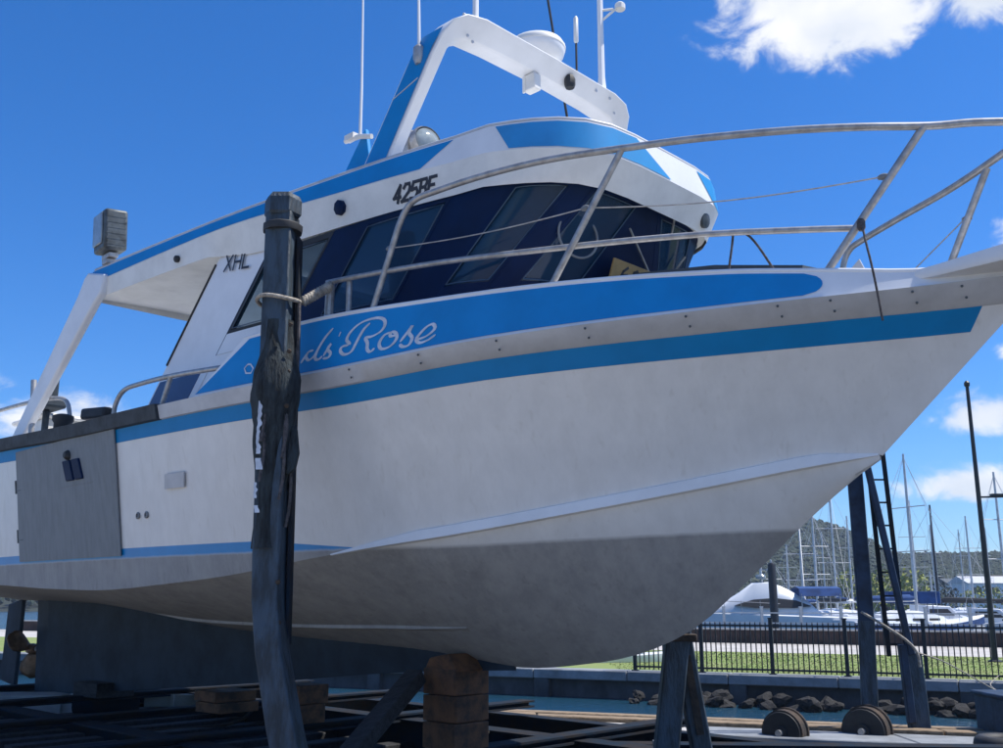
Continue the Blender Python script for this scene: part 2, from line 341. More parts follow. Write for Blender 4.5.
NAME_STROKES = [[(-3.082,1.311),(-3.073,1.322),(-3.064,1.333),(-3.056,1.343),(-3.047,1.353),(-3.039,1.362),(-3.031,1.37),(-3.023,1.378),(-3.015,1.386)],[(-2.957,1.397),(-2.971,1.396),(-2.986,1.395),(-3.0,1.394),(-3.011,1.39),(-3.019,1.383),(-3.026,1.373),(-3.03,1.363),(-3.03,1.354),(-3.026,1.344),(-3.017,1.335),(-3.007,1.327),(-2.996,1.324),(-2.984,1.326),(-2.97,1.332),(-2.956,1.34),(-2.944,1.349),(-2.935,1.359),(-2.926,1.371),(-2.919,1.383),(-2.911,1.395)],[(-2.778,1.544),(-2.795,1.529),(-2.813,1.514),(-2.831,1.499),(-2.848,1.482),(-2.865,1.461),(-2.882,1.439),(-2.898,1.416),(-2.911,1.395),(-2.92,1.376),(-2.927,1.358),(-2.931,1.342),(-2.93,1.33),(-2.925,1.322),(-2.915,1.317),(-2.903,1.315),(-2.892,1.315),(-2.883,1.318),(-2.874,1.324),(-2.865,1.33),(-2.856,1.336)],[(-2.846,1.335),(-2.834,1.351),(-2.821,1.368),(-2.809,1.384),(-2.799,1.397),(-2.791,1.408),(-2.785,1.416),(-2.781,1.421),(-2.78,1.422),(-2.786,1.417),(-2.796,1.407),(-2.806,1.395),(-2.81,1.384),(-2.805,1.374),(-2.794,1.365),(-2.783,1.357),(-2.776,1.348),(-2.776,1.339),(-2.78,1.33),(-2.786,1.321),(-2.795,1.315),(-2.806,1.313),(-2.82,1.313),(-2.835,1.315),(-2.849,1.315)],[(-2.697,1.502),(-2.711,1.467)],[(-2.607,1.385),(-2.623,1.385),(-2.639,1.385),(-2.653,1.384),(-2.664,1.381),(-2.672,1.375),(-2.678,1.366),(-2.68,1.356),(-2.678,1.347),(-2.671,1.338),(-2.66,1.328),(-2.647,1.32),(-2.633,1.316),(-2.618,1.315),(-2.602,1.317),(-2.586,1.322),(-2.571,1.332),(-2.558,1.347),(-2.547,1.368),(-2.536,1.39),(-2.524,1.411),(-2.513,1.431),(-2.501,1.452),(-2.489,1.471),(-2.477,1.487),(-2.464,1.5),(-2.451,1.51),(-2.437,1.519),(-2.424,1.528)],[(-2.585,1.39),(-2.597,1.398),(-2.611,1.407),(-2.622,1.416),(-2.628,1.426),(-2.628,1.439),(-2.623,1.453),(-2.614,1.469),(-2.602,1.483),(-2.586,1.498),(-2.566,1.514),(-2.543,1.528),(-2.52,1.539),(-2.496,1.547),(-2.47,1.553),(-2.444,1.557),(-2.42,1.559),(-2.395,1.56),(-2.371,1.559),(-2.348,1.556),(-2.329,1.551),(-2.314,1.544),(-2.301,1.535),(-2.292,1.524),(-2.287,1.512),(-2.287,1.498),(-2.29,1.483),(-2.298,1.468),(-2.309,1.455),(-2.324,1.444),(-2.345,1.435),(-2.367,1.427),(-2.388,1.422),(-2.406,1.419),(-2.424,1.42),(-2.442,1.421),(-2.46,1.422)],[(-2.46,1.422),(-2.452,1.41),(-2.443,1.399),(-2.435,1.387),(-2.429,1.375),(-2.427,1.363),(-2.427,1.349),(-2.427,1.337),(-2.424,1.327),(-2.418,1.318),(-2.41,1.311),(-2.401,1.306),(-2.393,1.305),(-2.384,1.307),(-2.375,1.313),(-2.366,1.32),(-2.358,1.327)],[(-2.22,1.428),(-2.236,1.425),(-2.252,1.424),(-2.267,1.421),(-2.281,1.414),(-2.294,1.403),(-2.306,1.388),(-2.315,1.372),(-2.32,1.357),(-2.319,1.344),(-2.314,1.331),(-2.306,1.32),(-2.295,1.312),(-2.28,1.31),(-2.26,1.31),(-2.24,1.314),(-2.222,1.32),(-2.207,1.33),(-2.192,1.342),(-2.18,1.356),(-2.172,1.369),(-2.169,1.382),(-2.171,1.394),(-2.176,1.406),(-2.182,1.415),(-2.19,1.421),(-2.201,1.426),(-2.212,1.428),(-2.22,1.428),(-2.226,1.423),(-2.23,1.414),(-2.231,1.405),(-2.228,1.399),(-2.219,1.397),(-2.206,1.397),(-2.19,1.399),(-2.176,1.399)],[(-2.137,1.342),(-2.12,1.361),(-2.103,1.381),(-2.087,1.399),(-2.074,1.414),(-2.063,1.428),(-2.055,1.439),(-2.049,1.448),(-2.046,1.45),(-2.049,1.443),(-2.057,1.431),(-2.064,1.415),(-2.067,1.401),(-2.061,1.39),(-2.051,1.379),(-2.041,1.369),(-2.036,1.358),(-2.037,1.345),(-2.042,1.332),(-2.049,1.319),(-2.058,1.31),(-2.068,1.304),(-2.081,1.301),(-2.094,1.301),(-2.105,1.302),(-2.115,1.305),(-2.123,1.311),(-2.131,1.317),(-2.14,1.324)],[(-2.005,1.339),(-1.984,1.341),(-1.963,1.343),(-1.942,1.347),(-1.922,1.352),(-1.902,1.361),(-1.882,1.373),(-1.865,1.386),(-1.855,1.398),(-1.852,1.409),(-1.856,1.42),(-1.863,1.43),(-1.872,1.436),(-1.882,1.437),(-1.895,1.435),(-1.909,1.43),(-1.924,1.422),(-1.94,1.41),(-1.957,1.395),(-1.973,1.379),(-1.986,1.365),(-1.993,1.355),(-1.996,1.345),(-1.997,1.337),(-1.995,1.33),(-1.989,1.323),(-1.981,1.317),(-1.97,1.313),(-1.958,1.311),(-1.943,1.312),(-1.926,1.316),(-1.908,1.321),(-1.892,1.326),(-1.879,1.333),(-1.866,1.34),(-1.854,1.348),(-1.841,1.355)]]
SMALL_STROKES = [[(-3.716,1.396),(-3.752,1.368),(-3.723,1.323),(-3.66,1.315),(-3.639,1.352),(-3.679,1.391),(-3.716,1.396)],[(-3.58,1.385),(-3.598,1.306)],[(-3.579,1.368),(-3.53,1.361)]]
CALL_STROKES = [[(-4.752,2.499),(-4.619,2.624)],[(-4.719,2.636),(-4.651,2.488)],[(-4.609,2.483),(-4.576,2.619)],[(-4.511,2.473),(-4.479,2.607)],[(-4.593,2.551),(-4.495,2.54)],[(-4.438,2.602),(-4.47,2.468),(-4.375,2.458)]]
REG_STROKES = [[(-2.5,2.572),(-2.451,2.693),(-2.533,2.609),(-2.469,2.608)],[(-2.42,2.667),(-2.398,2.691),(-2.361,2.69),(-2.36,2.66),(-2.378,2.63),(-2.459,2.571),(-2.396,2.57)],[(-2.264,2.688),(-2.319,2.689),(-2.346,2.635),(-2.3,2.64),(-2.293,2.61),(-2.322,2.568),(-2.369,2.575)],[(-2.286,2.568),(-2.24,2.688),(-2.192,2.687),(-2.19,2.66),(-2.216,2.63),(-2.262,2.631)],[(-2.216,2.63),(-2.213,2.599),(-2.237,2.567),(-2.286,2.568)],[(-2.099,2.685),(-2.157,2.686),(-2.202,2.566),(-2.142,2.565)],[(-2.178,2.629),(-2.131,2.628)]]

# ---------------------------------------------------------------- the boat (its own frame: x forward, y to port, z up from the waterline)
BOAT_LOC = (1.91, 6.5, 2.04); BOAT_RZ = R(-44)
boat = empty('fishing_boat', BOAT_LOC, BOAT_RZ, label='white and blue motor fishing boat hauled out on a slipway cradle', cat='boat')
BW = Matrix.Translation(BOAT_LOC)@Matrix.Rotation(BOAT_RZ, 4, 'Z')
def bw(u, s, z): return BW@Vector((u, -s, z))       # boat frame (s to starboard) to world
def frange(a, b, st):
    n = max(1, int(round((b-a)/st))); return [a+(b-a)*i/n for i in range(n+1)]
# hull shell
us = frange(-12.6, -4, .3)+frange(-4, .58, .16)[1:]
mb = MB()
for sg in (1, -1):
    rows = []
    for w in (0, .2, .4, .6, .8, 1):
        r = []
        for u in us:
            b, z = bC(u)*w, zK(u)+(zC(u)-zK(u))*(w**1.05)
            r.append((u, -sg*(b), z-.03*math.sin(math.pi*w)*max(0, min(1, (u+8)/5))))
        rows.append(r)
    mb.grid(rows)
    ut = us+frange(.58, 1.62, .1)[1:]
    rows = []
    for w in [i/12 for i in range(13)]:
        r = []
        for u in ut:
            zl = zC(u) if u < .58 else .43+(u-.58)*.9
            z = zl+(zS(u)-zl)*w; r.append((u, -sg*(H(u, z)), z))
        rows.append(r)
    mb.grid(rows)
# transom
tr = [(-12.6, -H(-12.6, zC(-12.6)+(zS(-12.6)-zC(-12.6))*w/6), zC(-12.6)+(zS(-12.6)-zC(-12.6))*w/6) for w in range(7)]
mb.add([(-12.6, 0, zK(-12.6))]+tr+[(a, -b, c) for a, b, c in reversed(tr)], [tuple(range(15))])
# stem closing strip
st = [(u, .43+(u-.58)*.9) for u in frange(.58, 1.62, .1)]
mb.grid([[(u, -.012, z) for u, z in st], [(u+.012, 0, z-.008) for u, z in st], [(u, .012, z) for u, z in st]])
hull = part('hull', mb, 'hull', boat, smooth=28)
# skeg keel
kz = herm([(-12.0,-1.76),(-9,-1.52),(-6.3,-1.29),(-3.4,-1.03),(-2.6,-.99)])
mb = MB(); up = []; 
for sg in (1, -1):
    rows = []
    for k in range(4):
        rows.append([(u, -sg*(.10-.025*k)*min(1, (-2.5-u)/1.5+.15), (zK(u)+.04)*(1-k/3)+kz(u)*k/3) for u in frange(-11.7, -2.5, .4)])
    mb.grid(rows)
r0 = [(u, .025*min(1, (-2.5-u)/1.5+.15), kz(u)) for u in frange(-11.7, -2.5, .4)]
mb.grid([[(a, -b, c) for a, b, c in r0], r0])
mb.add([(-11.7, .1, zK(-11.7)+.04), (-11.7, -.1, zK(-11.7)+.04), (-11.7, -.025, kz(-11.7)), (-11.7, .025, kz(-11.7))], [(0, 1, 2, 3)])
part('keel', mb, 'skeg', boat)
# propeller, shaft and rudder behind the keel
mb = MB(); mb.lathe([(.05, -.1), (.075, 0), (.07, .14), (.03, .2)], (-11.95, 0, -1.12), 14, (-1, 0, 0))
prop = part('propeller', mb, 'bronze', boat)
for k in range(3):
    a0 = R(35+120*k); mb = MB(); rows = []
    for i in range(6):
        r_ = .05+.36*i/5; wd_ = [.05, .12, .17, .18, .14, .03][i]; row = []
        for j in range(5):
            t = (j/4-.5)*2*wd_; tw = R(50-22*i/5)
            x = -11.98+t*math.sin(tw)*.8; tt = t*math.cos(tw)
            row.append((x, r_*math.cos(a0)-tt*math.sin(a0), -1.12+r_*math.sin(a0)+tt*math.cos(a0)))
        rows.append(row)
    mb.grid(rows); o = mb.build('blade', M['bronze'], prop); sol = o.modifiers.new('thick', 'SOLIDIFY'); sol.thickness = .018
mb = MB(); mb.tube([(-11.5, 0, -1.12), (-12.0, 0, -1.12)], .035); part('propeller_shaft', mb, 'steel', boat)
mb = MB(); mb.prism([(-12.45, -.03, -.42), (-12.98, -.03, -.5), (-13.02, -.03, -1.6), (-12.45, -.03, -1.66)], (0, .06, 0)); part('rudder', mb, 'skeg', boat, bevel=.02)
mb = MB(); mb.beam((-11.7, 0, -1.72), (-12.75, 0, -1.72), .1, .07); part('rudder_shoe', mb, 'skeg', boat)
# spray rail along the chine, planing strakes on the bottom
for sg in (1, -1):
    mb = MB(); rows = [[], [], [], []]
    for u in frange(-3.2, .575, .1):
        f = max(.03, min(1, (u+3.2)/.8, (.60-u)/.35)); g = .030*f+.003
        b, z = H(u, zC(u)), zC(u)
        b2 = H(u, z+.085*f+.01)
        rows[0].append((u, -sg*(b-.03), z-.012)); rows[1].append((u, -sg*(b+g*1.35), z-.004)); rows[2].append((u, -sg*(b2+g*.35), z+.062*f+.004)); rows[3].append((u, -sg*(b2-.02), z+.072*f+.006))
    mb.grid(rows); part('spray_rail', mb, 'white', boat, smooth=50)
    for fr, ua, ub in ((.36, -7.2, -2.6),):
        mb = MB(); rows = [[], [], []]
        for u in frange(ua, ub, .2):
            f = min(1, (u-ua)/.6, (ub-u)/.6)
            def bt(w): return bC(u)*w, zK(u)+(zC(u)-zK(u))*(w**1.05)-.03*math.sin(math.pi*w)*max(0, min(1, (u+8)/5))
            b0, z0 = bt(fr-.03); b1, z1 = bt(fr+.02)
            rows[0].append((u, -sg*b0, z0+.004)); rows[1].append((u, -sg*b1, z1-.022*f-.003)); rows[2].append((u, -sg*(b1+.003), z1+.004))
        mb.grid(rows); part('bottom_strake', mb, M['hull'], boat, smooth=20)
# blue stripe under the rub rail: its own skin, with the slanted forward end
for sg in (1, -1):
    mb = MB(); rows = []
    for w in (0, .33, .66, 1):
        row = []
        for t in [i/60 for i in range(61)]:
            u = -12.58+t*(1.20+.10*w+12.58); z = zB(u)+(zR(u)+.01-zB(u))*w
            row.append((u, -sg*(H(u, z)+.004), z))
        rows.append(row)
    mb.grid(rows); part('blue_stripe', mb, 'teal', boat)
# rub rail: black rubber aft, grey metal forward
def railstrip(ua, ub, z0, z1, th, n=.15):
    mb = MB()
    for sg in (1,):
        pass
    return mb
for sg in (1, -1):
    for ua, ub, mm, nm, th in ((-12.6, -4.93, 'rail_black', 'rubber_rub_rail', .055), (-4.92, 1.50, 'alu', 'metal_rub_rail', .03)):
        mb = MB(); rows = [[], [], [], []]; hi = .0 if mm == 'alu' else .012
        for u in frange(ua, ub, .12):
            zt, zb = zS(u)+hi, zR(u)+(0 if mm == 'alu' else .0)
            rows[0].append((u, -sg*(H(u, zb)-.01), zb)); rows[1].append((u, -sg*(H(u, zb)+th), zb+.008)); rows[2].append((u, -sg*(bS(u)+th), zt-.008)); rows[3].append((u, -sg*(bS(u)-.06), zt))
        mb.grid(rows)
        for k in (0, -1):
            mb.add([r[k] for r in rows], [(0, 1, 2, 3)])
        rr = part(nm, mb, mm, boat, smooth=50)
        if mm == 'alu':
            bm_ = None
            for u in (-2.55, -1.95, -1.35, -.75, -.15, .35, .62, 1.02, 1.25):
                for dz in (-.035, -.09):
                    b = MB().lathe([(.008, 0), (.008, .005), (.004, .008)], (0, 0, 0), 8)
                    if bm_ is None: ob = b.build('bolt', M['lamp'], rr); bm_ = ob.data
                    else: ob = bpy.data.objects.new('bolt', bm_); COL.objects.link(ob); ob.parent = rr
                    du = .01; tn = Vector((1, -sg*(bS(u+du)-bS(u))/du, 0)).normalized(); nr = Vector((-tn.y*-sg*-1, 0, 0))
                    nr = Vector((tn.y, -tn.x, 0)) if sg == 1 else Vector((-tn.y, tn.x, 0))
                    z = zS(u)+dz; p = Vector((u, -sg*(bS(u)+th-.001+(H(u, z)-bS(u))*(-dz/.13)), z))
                    ob.location = p; ob.rotation_euler = nr.to_track_quat('Z', 'Y').to_euler()
# raised topside forward with blue panel, white capping
UA = -4.45
def edge_u(w): return -4.45+.62*w      # slanted aft end
for sg in (1, -1):
    mb = MB(); rows = []
    for w in (0, .25, .5, .75, 1):
        row = []
        for t in [i/64 for i in range(65)]:
            u = edge_u(w)+t*(1.62-edge_u(w)); z = zS(u)-.01+(zD(u)-zS(u)+.01)*w
            row.append((u, -sg*((bS(u)-.008)*(1-w)+bD(u)*w), z))
        rows.append(row)
    rows.append([(a, b+sg*.035 if abs(b) > .05 else b*.3, c) for a, b, c in rows[-1]])
    rows.append([(a, b, c-.12) for a, b, c in rows[-1]])
    mb.grid(rows); part('raised_topside', mb, 'white', boat, smooth=40)
    # blue panel: rounded forward end
    mb = MB(); rows = []
    for w in [i/8 for i in range(9)]:
        row = []
        for t in [i/64 for i in range(65)]:
            ue = .47+.10*math.sqrt(max(0, 1-(2*w-1)**2)); ub = edge_u(w)+.05+.03*w
            u = ub+t*(ue-ub); z0, z1 = zS(u)+.022, zD(u)-.022; z = z0+(z1-z0)*w; ww = (z-zS(u))/(zD(u)-zS(u))
            row.append((u, -sg*((bS(u)-.008)*(1-ww)+bD(u)*ww+.004), z))
        rows.append(row)
    mb.grid(rows); part('blue_panel', mb, 'blue', boat)
    # capping moulding
    mb = MB(); mb.tube([(u, -sg*(bD(u)-.012), zD(u)) for u in frange(edge_u(1), 1.6, .1)], .017, 8); part('deck_edge_moulding', mb, 'white', boat, smooth=60)
# lettering
def ribbon(stroke, f, w, taper=True, closed=False):
    mb = MB(); P = [Vector(p) for p in stroke]; n = len(P); lo = []; hi = []
    for i, p in enumerate(P):
        t = (P[min(i+1, n-1)]-P[max(i-1, 0)])
        t = t.normalized() if t.length > 1e-6 else Vector((1, 0))
        nn = Vector((-t.y, t.x)); ww = w/2
        if taper: ww *= (.42+.58*abs(math.sin(math.atan2(t.y, t.x)-.35)))*(.45 if i in (0, n-1) else 1)
        lo.append(f(*(p-nn*ww))); hi.append(f(*(p+nn*ww)))
    mb.grid([lo, hi]); return mb
def boldstroke(stroke, f, w):
    mb = MB(); P = [Vector(p) for p in stroke]
    for a, b in zip(P[:-1], P[1:]):
        t = (b-a).normalized(); nn = Vector((-t.y, t.x))*w/2; a2 = a-t*w*.45; b2 = b+t*w*.45
        mb.add([f(*(a2-nn)), f(*(b2-nn)), f(*(b2+nn)), f(*(a2+nn))], [(0, 1, 2, 3)])
    return mb
def onband(u, z):
    ww = (z-zS(u))/(zD(u)-zS(u)); return (u, -((bS(u)-.008)*(1-ww)+bD(u)*ww+.008), z)
def join(mbs):
    o = MB()
    for m_ in mbs: o.add(m_.v, m_.f)
    return o
part('name_lettering', join([ribbon(s, onband, .030) for s in NAME_STROKES]), 'letter', boat, label='white script lettering on the blue panel', smooth=0)
part('small_lettering', join([ribbon(s, onband, .014, False) for s in SMALL_STROKES]), 'letter', boat, smooth=0)
# anchor platform at the bow
mb = MB(); rows = []
pf = [(1.02, .34, 1.375, 1.432), (1.15, .345, 1.372, 1.438), (1.3, .345, 1.375, 1.452), (1.5, .33, 1.385, 1.475), (1.8, .30, 1.40, 1.51), (2.25, .24, 1.43, 1.54)]
for u, s, z0, z1 in pf: rows.append([(u, s, z0), (u, s+.012, z0+.02), (u, s, z1), (u, -s, z1), (u, -s-.012, z0+.02), (u, -s, z0), (u, s, z0)])
mb.grid(rows); mb.add([r for r in rows[0][:6]], [(0, 1, 2, 3, 4, 5)]); mb.add([r for r in rows[-1][:6]], [(0, 1, 2, 3, 4, 5)])
part('anchor_platform', mb, 'white', boat, smooth=50)
mb = MB()
for sg in (1, -1): mb.prism([(1.45, -sg*.10, 1.39), (1.62, -sg*.10, 1.39), (1.62, -sg*.10, 1.20), (1.50, -sg*.10, 1.19)], (0, -sg*.02, 0))
part('stem_bracket', mb, 'alu', boat)
# foredeck, side decks, cockpit
mb = MB(); rows = []
for w in (-1, -.5, 0, .5, 1): rows.append([(u, -(bD(u)-.03)*w, zD(u)-.035+.05*(1-w*w)*min(1, bD(u))) for u in frange(-3.75, 1.6, .15)])
mb.grid(rows); part('foredeck', mb, 'white', boat)
mb = MB()
for sg in (1, -1):
    mb.grid([[(u, -sg*(bS(u)-.02), zS(u)-.012) for u in frange(-12.6, -4.3, .3)], [(u, -sg*(bS(u)-.34), zS(u)-.012) for u in frange(-12.6, -4.3, .3)], [(u, -sg*(bS(u)-.34), .45) for u in frange(-12.6, -4.3, .3)]])
mb.grid([[(u, -w*1.62, .46) for u in frange(-12.6, -4.0, 2.)] for w in (-1, 1)])
mb.prism([(-12.55, 1.8, .4), (-12.55, -1.8, .4), (-12.55, -1.8, zS(-12.6)), (-12.55, 1.8, zS(-12.6))], (.12, 0, 0))
part('cockpit_deck', mb, 'white', boat)
# grey dark coachroof and covered gear on the foredeck
mb = MB(); rows = []
for u, h in ((-2.0, .12), (-1.2, .16), (-.7, .20), (-.2, .19), (.35, .13)):
    b = min(.85, bD(u)*.62); z = zD(u); rows.append([(u, b, z-.02), (u, b*.93, z+h*.8), (u, b*.5, z+h), (u, 0, z+h*1.05), (u, -b*.5, z+h), (u, -b*.93, z+h*.8), (u, -b, z-.02)])
mb.grid(rows); mb.add(rows[-1], [tuple(range(7))]); part('coachroof', mb, 'seat', boat, smooth=50)

# ---- hull side details
def onhull(u, z, e=.006): return (u, -(H(u, z)+e), z)
mb = MB(); rows = []
for t in range(9):
    rows.append([onhull((-8.06+.02*t/8)+(2.22+.09*t/8)*k/6, (zR(-7)-.0)*t/8+(-.045)*(1-t/8), .013) for k in range(7)])
mb.grid(rows)
plate = part('boarding_door_plate', mb, 'plate', boat, label='bare grey metal plate on the white side', smooth=0); plate.modifiers.new('t', 'SOLIDIFY').thickness = -.012
mb = MB(); mb.grid([[onhull(-6.98+.75*k/3, .66+.31*t, .0155) for k in range(4)] for t in (0, 1)]); o = part('latch_panel', mb, 'grey', plate)
mb = MB(); mb.tube([onhull(-6.98+.75*k/4, .655, .02) for k in range(5)], .008, 6); mb.tube([onhull(-6.23, .655+.3*k/3, .02) for k in range(4)], .006, 6); part('panel_seam', mb, 'plate', plate)
for du in (0, .20):
    mb = MB(); mb.prism([onhull(-6.85+du, .90, .01), onhull(-6.68+du, .90, .01), onhull(-6.62+du, .70, .01), onhull(-6.79+du, .70, .01)], (0, -.035, 0)); part('latch', mb, 'navy', plate, bevel=.01)
mb = MB(); mb.lathe([(.05, 0), (.05, .03), (.03, .06)], onhull(-6.72, .95, .01), 12, (0, -1, 0)); part('latch_knob', mb, 'black', plate)
mb = MB(); mb.grid([[onhull(-6.02+.2*k/2, .9+.14*t, .016) for k in range(3)] for t in (0, 1)]); part('rust_patch', mb, 'wood', plate)
sm_ = None
for (u, z) in [(-8.0+.43*q, .97) for q in range(6)]+[(-8.0+.43*q, .02) for q in range(6)]+[(-5.86, .25+.24*q) for q in range(3)]+[(-8.0, .25+.24*q) for q in range(3)]:
    if sm_ is None: o = MB().lathe([(.012, 0), (.012, .004), (.006, .007)], (0, 0, 0), 8).build('screw', M['lamp'], plate); sm_ = o.data
    else: o = bpy.data.objects.new('screw', sm_); COL.objects.link(o); o.parent = plate
    o.location = onhull(u, z, .0135); o.rotation_euler = (R(90), 0, 0)
for z in (.22, .74):
    mb = MB(); mb.tube([onhull(-8.075, z-.07, .02), onhull(-8.075, z+.07, .02)], .014, 8); mb.box(onhull(-8.0, z, .016), (.11, .008, .09)); part('hinge', mb, 'lamp', plate)
mb = MB(); mb.grid([[onhull(-5.0+.29*k/3+.03*t, .50+.125*t, .010) for k in range(4)] for t in (0, 1)]); o = part('side_vent', mb, 'alu', boat, smooth=0); o.modifiers.new('t', 'SOLIDIFY').thickness = -.014
for k in range(5):
    mb = MB(); mb.beam(onhull(-4.96, .522+.019*k, .012), onhull(-4.74, .522+.019*k, .012), .006, .008); part('louvre', mb, 'plate', o)
for u in (-5.50, -5.36):
    mb = MB(); mb.lathe([(.032, 0), (.032, .012), (.018, .016), (.015, .004)], onhull(u, .30, 0), 12, (0, -1, 0)); part('outlet', mb, 'grey', boat)

# ---------------------------------------------------------------- cabin
ZT, ZW, RK = 2.53, 1.72, .86       # window head, window foot, forward lean (metres forward per metre up)
# plan of the window head: from starboard aft round the front to port aft
front = lambda s: -1.05-.27*abs(s)**5
plan = [(u, sC(u)-.015) for u in frange(-4.97, -1.95, .1)]
plan += [(front(s), s) for s in (1.19, 1.17, 1.13, 1.08, 1.0, .9, .78, .62, .45, .25, .1)]
plan = plan+[(front(0), 0)]+[(a, -b) for a, b in reversed(plan)]
cum = [0]
for a, b in zip(plan[:-1], plan[1:]): cum.append(cum[-1]+math.hypot(b[0]-a[0], b[1]-a[1]))
TOT = cum[-1]
def at_len(l):
    l = max(0, min(TOT, l)); i = 0
    while i < len(cum)-2 and cum[i+1] < l: i += 1
    t = (l-cum[i])/(cum[i+1]-cum[i]); a, b = plan[i], plan[i+1]
    return a[0]+(b[0]-a[0])*t, a[1]+(b[1]-a[1])*t
def len_u(u):       # along the starboard side
    i = 0
    while plan[i+1][0] < u: i += 1
    return cum[i]+(u-plan[i][0])/(plan[i+1][0]-plan[i][0])*(cum[i+1]-cum[i])
def len_s(s):       # on the front, by distance from the centreline
    best = min((abs(b-s), c) for (a, b), c in zip(plan, cum) if a > -1.9); return best[1]
def ring(l, z, off=0.):
    dz = z-ZT
    half = TOT/2; e = min(l, TOT-l)                      # distance from the aft end on either side
    fz = max(0, min(1, (e-(half-1.55))/.5)); fz = fz*fz*(3-2*fz)     # 1 on the front, 0 along the sides
    rk = RK+(.50-RK)*fz; k = .50*fz*min(1, abs(half-l)/.12)
    l = l+dz*k*(1 if l < half else -1)
    u, s = at_len(l)
    a = at_len(l-.02); b = at_len(l+.02); t = Vector((b[0]-a[0], b[1]-a[1])).normalized(); n = Vector((-t.y, t.x))
    s2 = s*(1+.03*(-dz))       # slight tumblehome
    return Vector((u+dz*rk+n.x*off, -(s2+n.y*off), z))
def ringpatch(l0, l1, z0, z1, off, th, nz=2, st=.09):
    mb = MB(); ls = frange(l0, l1, st); zs_ = [z0+(z1-z0)*k/nz for k in range(nz+1)]
    outr = [[ring(l, z, off) for l in ls] for z in zs_]; inr = [[ring(l, z, off-th) for l in ls] for z in zs_]
    mb.grid(outr); mb.grid(inr); mb.grid([outr[0], inr[0]]); mb.grid([outr[-1], inr[-1]])
    mb.grid([[r[0] for r in outr], [r[0] for r in inr]]); mb.grid([[r[-1] for r in outr], [r[-1] for r in inr]])
    return mb
cabin = MB()
# white shell: aft side panels, wall under the windows all round
WA = len_u(-4.14)
low = 1.16
c1 = ringpatch(0, WA, low, ZT+.16, 0, .04, 6); c2 = ringpatch(TOT-WA, TOT, low, ZT+.16, 0, .04, 6); c3 = ringpatch(WA, TOT-WA, low, ZW-.001, 0, .04, 3)
# aft bulkhead
bk = MB(); p0, p1, p2, p3 = ring(.02, low, -.05), ring(TOT-.02, low, -.05), ring(TOT-.02, ZT+.14, -.05), ring(.02, ZT+.14, -.05)
def lerp(a, b, t): return a+(b-a)*t
def bq(x0, x1, y0, y1): bk.prism([lerp(lerp(p0, p1, x0), lerp(p3, p2, x0), y0), lerp(lerp(p0, p1, x1), lerp(p3, p2, x1), y0), lerp(lerp(p0, p1, x1), lerp(p3, p2, x1), y1), lerp(lerp(p0, p1, x0), lerp(p3, p2, x0), y1)], (.04, 0, 0))
bq(0, .35, 0, .5); bq(0, .06, .5, 1); bq(.3, .35, .5, 1); bq(.6, 1, 0, .5); bq(.94, 1, .5, 1); bq(.6, .65, .5, 1); bq(0.06, .3, .93, 1); bq(.35, .6, .95, 1); bq(.65, .94, .93, 1)
part('cabin_wall', join([c1, c2, c3, bk]), 'white', boat, smooth=30)
mb = MB(); mb.tube([ring(-.0, z, .004) for z in (1.75, 2.1, 2.45, 2.60)], .012, 6); part('bulkhead_trim', mb, 'black', boat)
# dark blue lower corner of the side, with a white upright
o = part('blue_corner_panel', ringpatch(.03, .72, 1.30, 1.60, .004, .01), 'deepblue', boat)
part('corner_upright', ringpatch(.76, .84, 1.30, 1.62, .006, .01), 'white', boat)
# window band: navy mullions, head and foot rails, glass panes
br = [(-4.14, -3.30), (-3.12, -2.78), (-2.70, -1.93)]
sides = [(len_u(-4.12), len_u(-3.24)), (len_u(-2.84), len_u(-1.98))]
fronts = [(len_s(1.08), len_s(.78)), (len_s(.62), len_s(.10))]
panes = sides+fronts; panes = panes+[(TOT-b, TOT-a) for a, b in reversed(panes)]
cur = WA
for i, (a, b) in enumerate(panes):
    if a-cur > .004: part('window_mullion', ringpatch(cur, a, ZW, ZT, 0, .05), 'navy', boat)
    cur = b
part('window_mullion', ringpatch(cur, TOT-WA, ZW, ZT, 0, .05), 'navy', boat)
for i, (a, b) in enumerate(panes):
    fr = MB()
    zf = ZW+.10 if i not in (0, len(panes)-1) else 1.92
    if zf > ZW+.11: part('sill_panel', ringpatch(a, b, ZW, zf-.03, .005, .048), 'white', boat)
    for q in (ringpatch(a, b, zf-(.10 if zf < 1.9 else .03), zf, .003, .045), ringpatch(a, b, ZT-.05, ZT, .003, .045), ringpatch(a, a+.03, zf, ZT-.05, .003, .045), ringpatch(b-.03, b, zf, ZT-.05, .003, .045)): fr.add(q.v, q.f)
    w = part('window', fr, 'navy' if i not in (0, len(panes)-1) else 'black', boat)
    part('pane', ringpatch(a+.03, b-.03, zf, ZT-.05, -.012, .006), 'glass' if i not in (0, len(panes)-1) else 'clearglass', w)
    gk = MB(); q4 = [ring(a+.04, zf+.012, .006), ring(a+.04, ZT-.065, .006), ring(b-.04, ZT-.065, .006), ring(b-.04, zf+.012, .006)]; gk.tube([q4[0], q4[1]]+[ring(a+.04+(b-a-.08)*k/6, ZT-.062, .006) for k in range(1, 6)]+[q4[2], q4[3]]+[ring(b-.04-(b-a-.08)*k/6, zf+.012, .006) for k in range(1, 6)]+[q4[0]], .0045, 5); part('gasket', gk, 'gasket', w)
